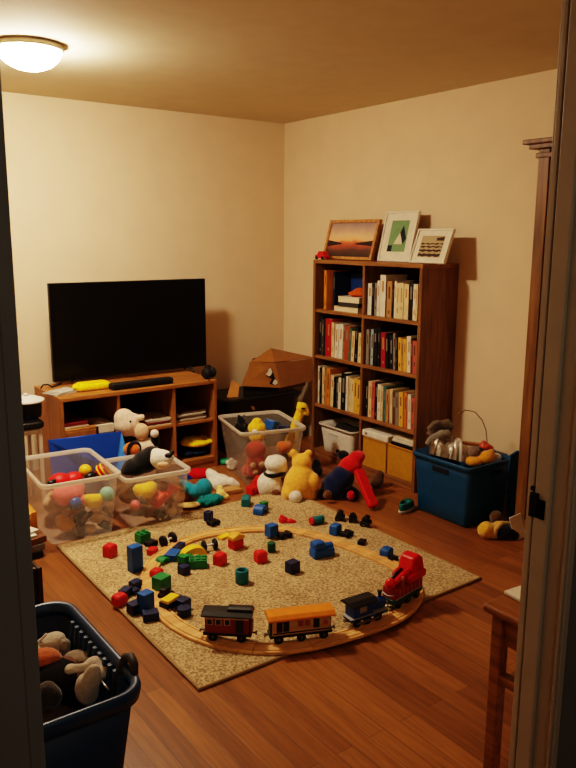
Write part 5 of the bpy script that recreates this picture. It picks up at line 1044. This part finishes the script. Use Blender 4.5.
p = fl(521, 541, .0); tag(MB().box((0, 0, .07), (.07, .006, .14)).build('white_card', paper('white', (220, 214, 200)), None, .001, loc=p + Vector((0.02, .02, .001)), rot=(0, -.3, -YAW + .25)), 'white card standing on the floor beside the slipper', 'card')

# ------------------------------------------------------------------ little table by the doorway
t = thing('side_table', 'small wooden side table with rounded edge just inside the doorway', 'table', (-1.735, -3.825, 0))
TH = .56
MB().box((0, 0, TH - .014), (.50, .23, .026)).build('tabletop', tablewood, t, .011, 4)
MB().box((-.2, 0, TH - .075), (.022, .17, .09)).build('apron', tablewood, t, .003); MB().box((0, .085, TH - .075), (.38, .02, .09)).build('apron', tablewood, t, .003); MB().box((0, -.085, TH - .075), (.38, .02, .09)).build('apron', tablewood, t, .003)
for sx in (-1, 1):
    for sy in (-1, 1): MB().box((sx * .205, sy * .08, (TH - .028) / 2), (.036, .036, TH - .03), 0, None).build('leg', tablewood, t, .004)
MB().box((-.205, 0, .335), (.03, .13, .028)).build('rail', tablewood, t, .003)
MB().box((0, 0, .315), (.4, .16, .012)).build('shelf', tablewood, t, .002)
q_ = fl(505, 594.5, TH)
tag(MB().box((.06, -.03, .005), (.12, .07, .01)).build('paper_pad', paper('white', (220, 214, 200)), None, .002, loc=(q_.x, q_.y + .0, TH), rot=(0, 0, -.1)), 'white paper pad on the small table by the doorway', 'paper pad')

# ------------------------------------------------------------------ blue laundry basket in the foreground
bc = Vector((-3.09, -3.03, 0)); BWd, BDp, BHt = .52, .60, .42
nb = plas('basket navy', (20, 44, 78), .45)
t = thing('laundry_basket', 'dark blue slatted plastic basket of toys in the left foreground', 'basket', bc)
b = MB(); r = .07; N = 8
b.loft([rect(BWd * .8 - .02, BDp * .8 - .02, r * .7, 0, N), rect(BWd * .8, BDp * .8, r * .8, .012, N), rect(BWd * .96, BDp * .96, r, BHt - .04, N), rect(BWd * .96 - .012, BDp * .96 - .012, r - .004, BHt - .04, N), rect(BWd * .8 - .012, BDp * .8 - .012, r * .8 - .004, .018, N)], 0, True); b.build('tub', nb, t)
MB().loft([rect(BWd * .962, BDp * .962, r, BHt - .046, N), rect(BWd + .008, BDp + .008, r + .006, BHt - .042, N), rect(BWd + .016, BDp + .016, r + .008, BHt - .016, N), rect(BWd + .010, BDp + .010, r + .008, BHt - .003, N), rect(BWd - .004, BDp - .004, r + .002, BHt, N), rect(BWd * .965 - .008, BDp * .965 - .008, r - .002, BHt - .006, N), rect(BWd * .96 - .012, BDp * .96 - .012, r - .004, BHt - .026, N)], 0, True, False, False).build('rim', plas('basket rim', (26, 58, 92), .35), t)
for side in (1, -1):
    sl = 11
    for k in range(sl):
        y = -BDp * .30 + BDp * .60 * k / (sl - 1)
        g = MB(); g.loft([[(side * (BWd * .5 * (.8 + .16 * f_) - .004 - e), y + w_, (.02 + (BHt - .044) * f_)) for e, w_ in ((0, -.009), (0, .009), (.013, .006), (.013, -.006))] for f_ in (.15, .5, .99)], 0, False); g.build('slat', plas('basket slat', (42, 68, 96), .5), t)
# handle loop on the near right corner
hpt = [fl(*a) - bc for a in ((116, 692, .33), (118, 680, .37), (121, 666, .41), (126, 657, .435), (131, 657, .44), (134, 664, .435), (134.5, 676, .41))]
MB().tube(hpt, [.009, .011, .012, .013, .013, .012, .010], 10).build('handle_loop', mat('dark grey strap', (58, 53, 47), .6, .1, 40), t)
GK = 'things in the blue laundry basket'
V = View(80, 680, .3)
V.o = bc + Vector((0, 0, .30)); V.depth = (V.o - CP).dot(FW); V.s = F / V.depth
def bsk(name, label, blobs, m, cat='toy', vox=.007): return tag(blobmesh(name, blobs, m, vox=vox, loc=V.o, rotz=V.rot), label, cat, GK)
def W(x, y, z=.32): w = fl(x, y, z) - V.o; return Vector((w.dot(V.r), w.dot(V.f), w.z))
lg = plush_m('pale grey', (196, 182, 160)); dkg = plush_m('dark grey', (62, 56, 50))
bsk('soft_toy', 'pale grey plush ear shape at the back left in the laundry basket', [(W(50, 645, .33), (.055, .045, .034), E3(0, -.5, 0)), (W(42, 654, .31), (.05, .05, .04))], lg, 'soft toy')
bsk('soft_toy', 'small grey rounded toy at the back middle in the laundry basket', [(W(65, 646, .335), (.018, .022, .026)), (W(64, 652, .31), (.02, .025, .03))], plush_m('mid grey', (150, 138, 120)), 'soft toy')
bsk('toy_block', 'orange brown block at the left in the laundry basket', [(W(43, 658, .36), (.05, .04, .026), E3(0, 0, .3)), (W(51, 661, .345), (.035, .035, .028))], plush_m('copper orange', (190, 104, 56)), 'toy')
bsk('soft_toy', 'long grey brown rounded toy at the right rear in the laundry basket', [(W(82, 658, .335), (.058, .035, .018), E3(0, 0, -.25)), (W(76, 658, .325), (.04, .04, .018))], plush_m('warm grey', (142, 124, 102)), 'toy')
bsk('bone_toy', 'pale bone shaped plush in the middle of the laundry basket', [('t', [W(70, 669, .365), W(82, 668, .365), W(94, 665, .365)], [.014, .013, .015]), (W(95, 664, .365), (.03, .028, .022)), (W(101, 672, .355), (.03, .03, .02)), (W(70, 669, .365), (.017, .022, .014))], lg, 'soft toy')
bsk('plush_ear', 'upright pale grey plush ear at the front right in the laundry basket', [(W(91, 681, .365), (.028, .02, .055), E3(0, .3, 0)), (W(87, 689, .33), (.035, .03, .05))], lg, 'soft toy')
bsk('dark_bundle', 'large dark brown fabric bundle in the left front of the laundry basket', [(W(56, 682, .30), (.085, .08, .06)), (W(50, 672, .32), (.07, .06, .04)), (W(70, 690, .27), (.07, .07, .06))], cloth_m('near black brown', (26, 20, 17)), 'cloth', .009)
bsk('soft_toy', 'dark grey rounded plush at the front left in the laundry basket', [(W(47, 691, .365), (.028, .03, .026)), (W(53, 697, .35), (.025, .03, .03)), (W(41, 698, .35), (.035, .035, .03))], dkg, 'soft toy')
bsk('soft_toy', 'reddish brown toy in the centre of the laundry basket', [(W(66, 664, .33), (.04, .035, .02)), (W(78, 676, .31), (.05, .05, .03))], plush_m('chestnut', (104, 62, 40)), 'soft toy')
bsk('cloth_bundle', 'taupe cloth at the bottom of the laundry basket', [((0, 0, -.14), (.18, .2, .09)), ((.08, .05, -.12), (.1, .12, .1))], cloth_m('taupe', (84, 70, 56)), 'cloth', .012)
tag(MB().tube([W(36, 646, .34), W(41, 640, .36), W(46.5, 634, .38)], .004, 8).build('knitting_needle', white_p, None, loc=V.o, rot=(0, 0, V.rot)), 'thin white stick leaning at the back left of the laundry basket', 'stick', GK)
tag(MB().tube([W(97, 676, .36), W(103, 683, .365), W(109, 690, .37)], .003, 8).build('knitting_needle', steel, None, loc=V.o, rot=(0, 0, V.rot)), 'thin grey stick leaning at the front right of the laundry basket', 'stick', GK)

# ------------------------------------------------------------------ light
la_ = bpy.data.lights.new('hallway_fill', 'AREA'); la_.energy = HALL; la_.size = .8; la_.color = (1, .9, .76)  # added fill lamp, unseen, lifts the hall side of the doorway
lo = bpy.data.objects.new('hallway_fill', la_); C.objects.link(lo); lo.location = (-2.9, -5.35, 2.3); lo.rotation_euler = (0, 0, 0)
w_ = bpy.data.worlds.new('world'); bpy.context.scene.world = w_; w_.use_nodes = True; w_.node_tree.nodes['Background'].inputs[0].default_value = (.5, .42, .32, 1); w_.node_tree.nodes['Background'].inputs[1].default_value = .02
sc = bpy.context.scene
sc.view_settings.view_transform = 'Filmic'; sc.view_settings.look = 'High Contrast'; sc.view_settings.exposure = EXPO; sc.view_settings.gamma = 1.0
sc.cycles.transparent_max_bounces = 24; sc.cycles.max_bounces = 8; sc.cycles.diffuse_bounces = 4
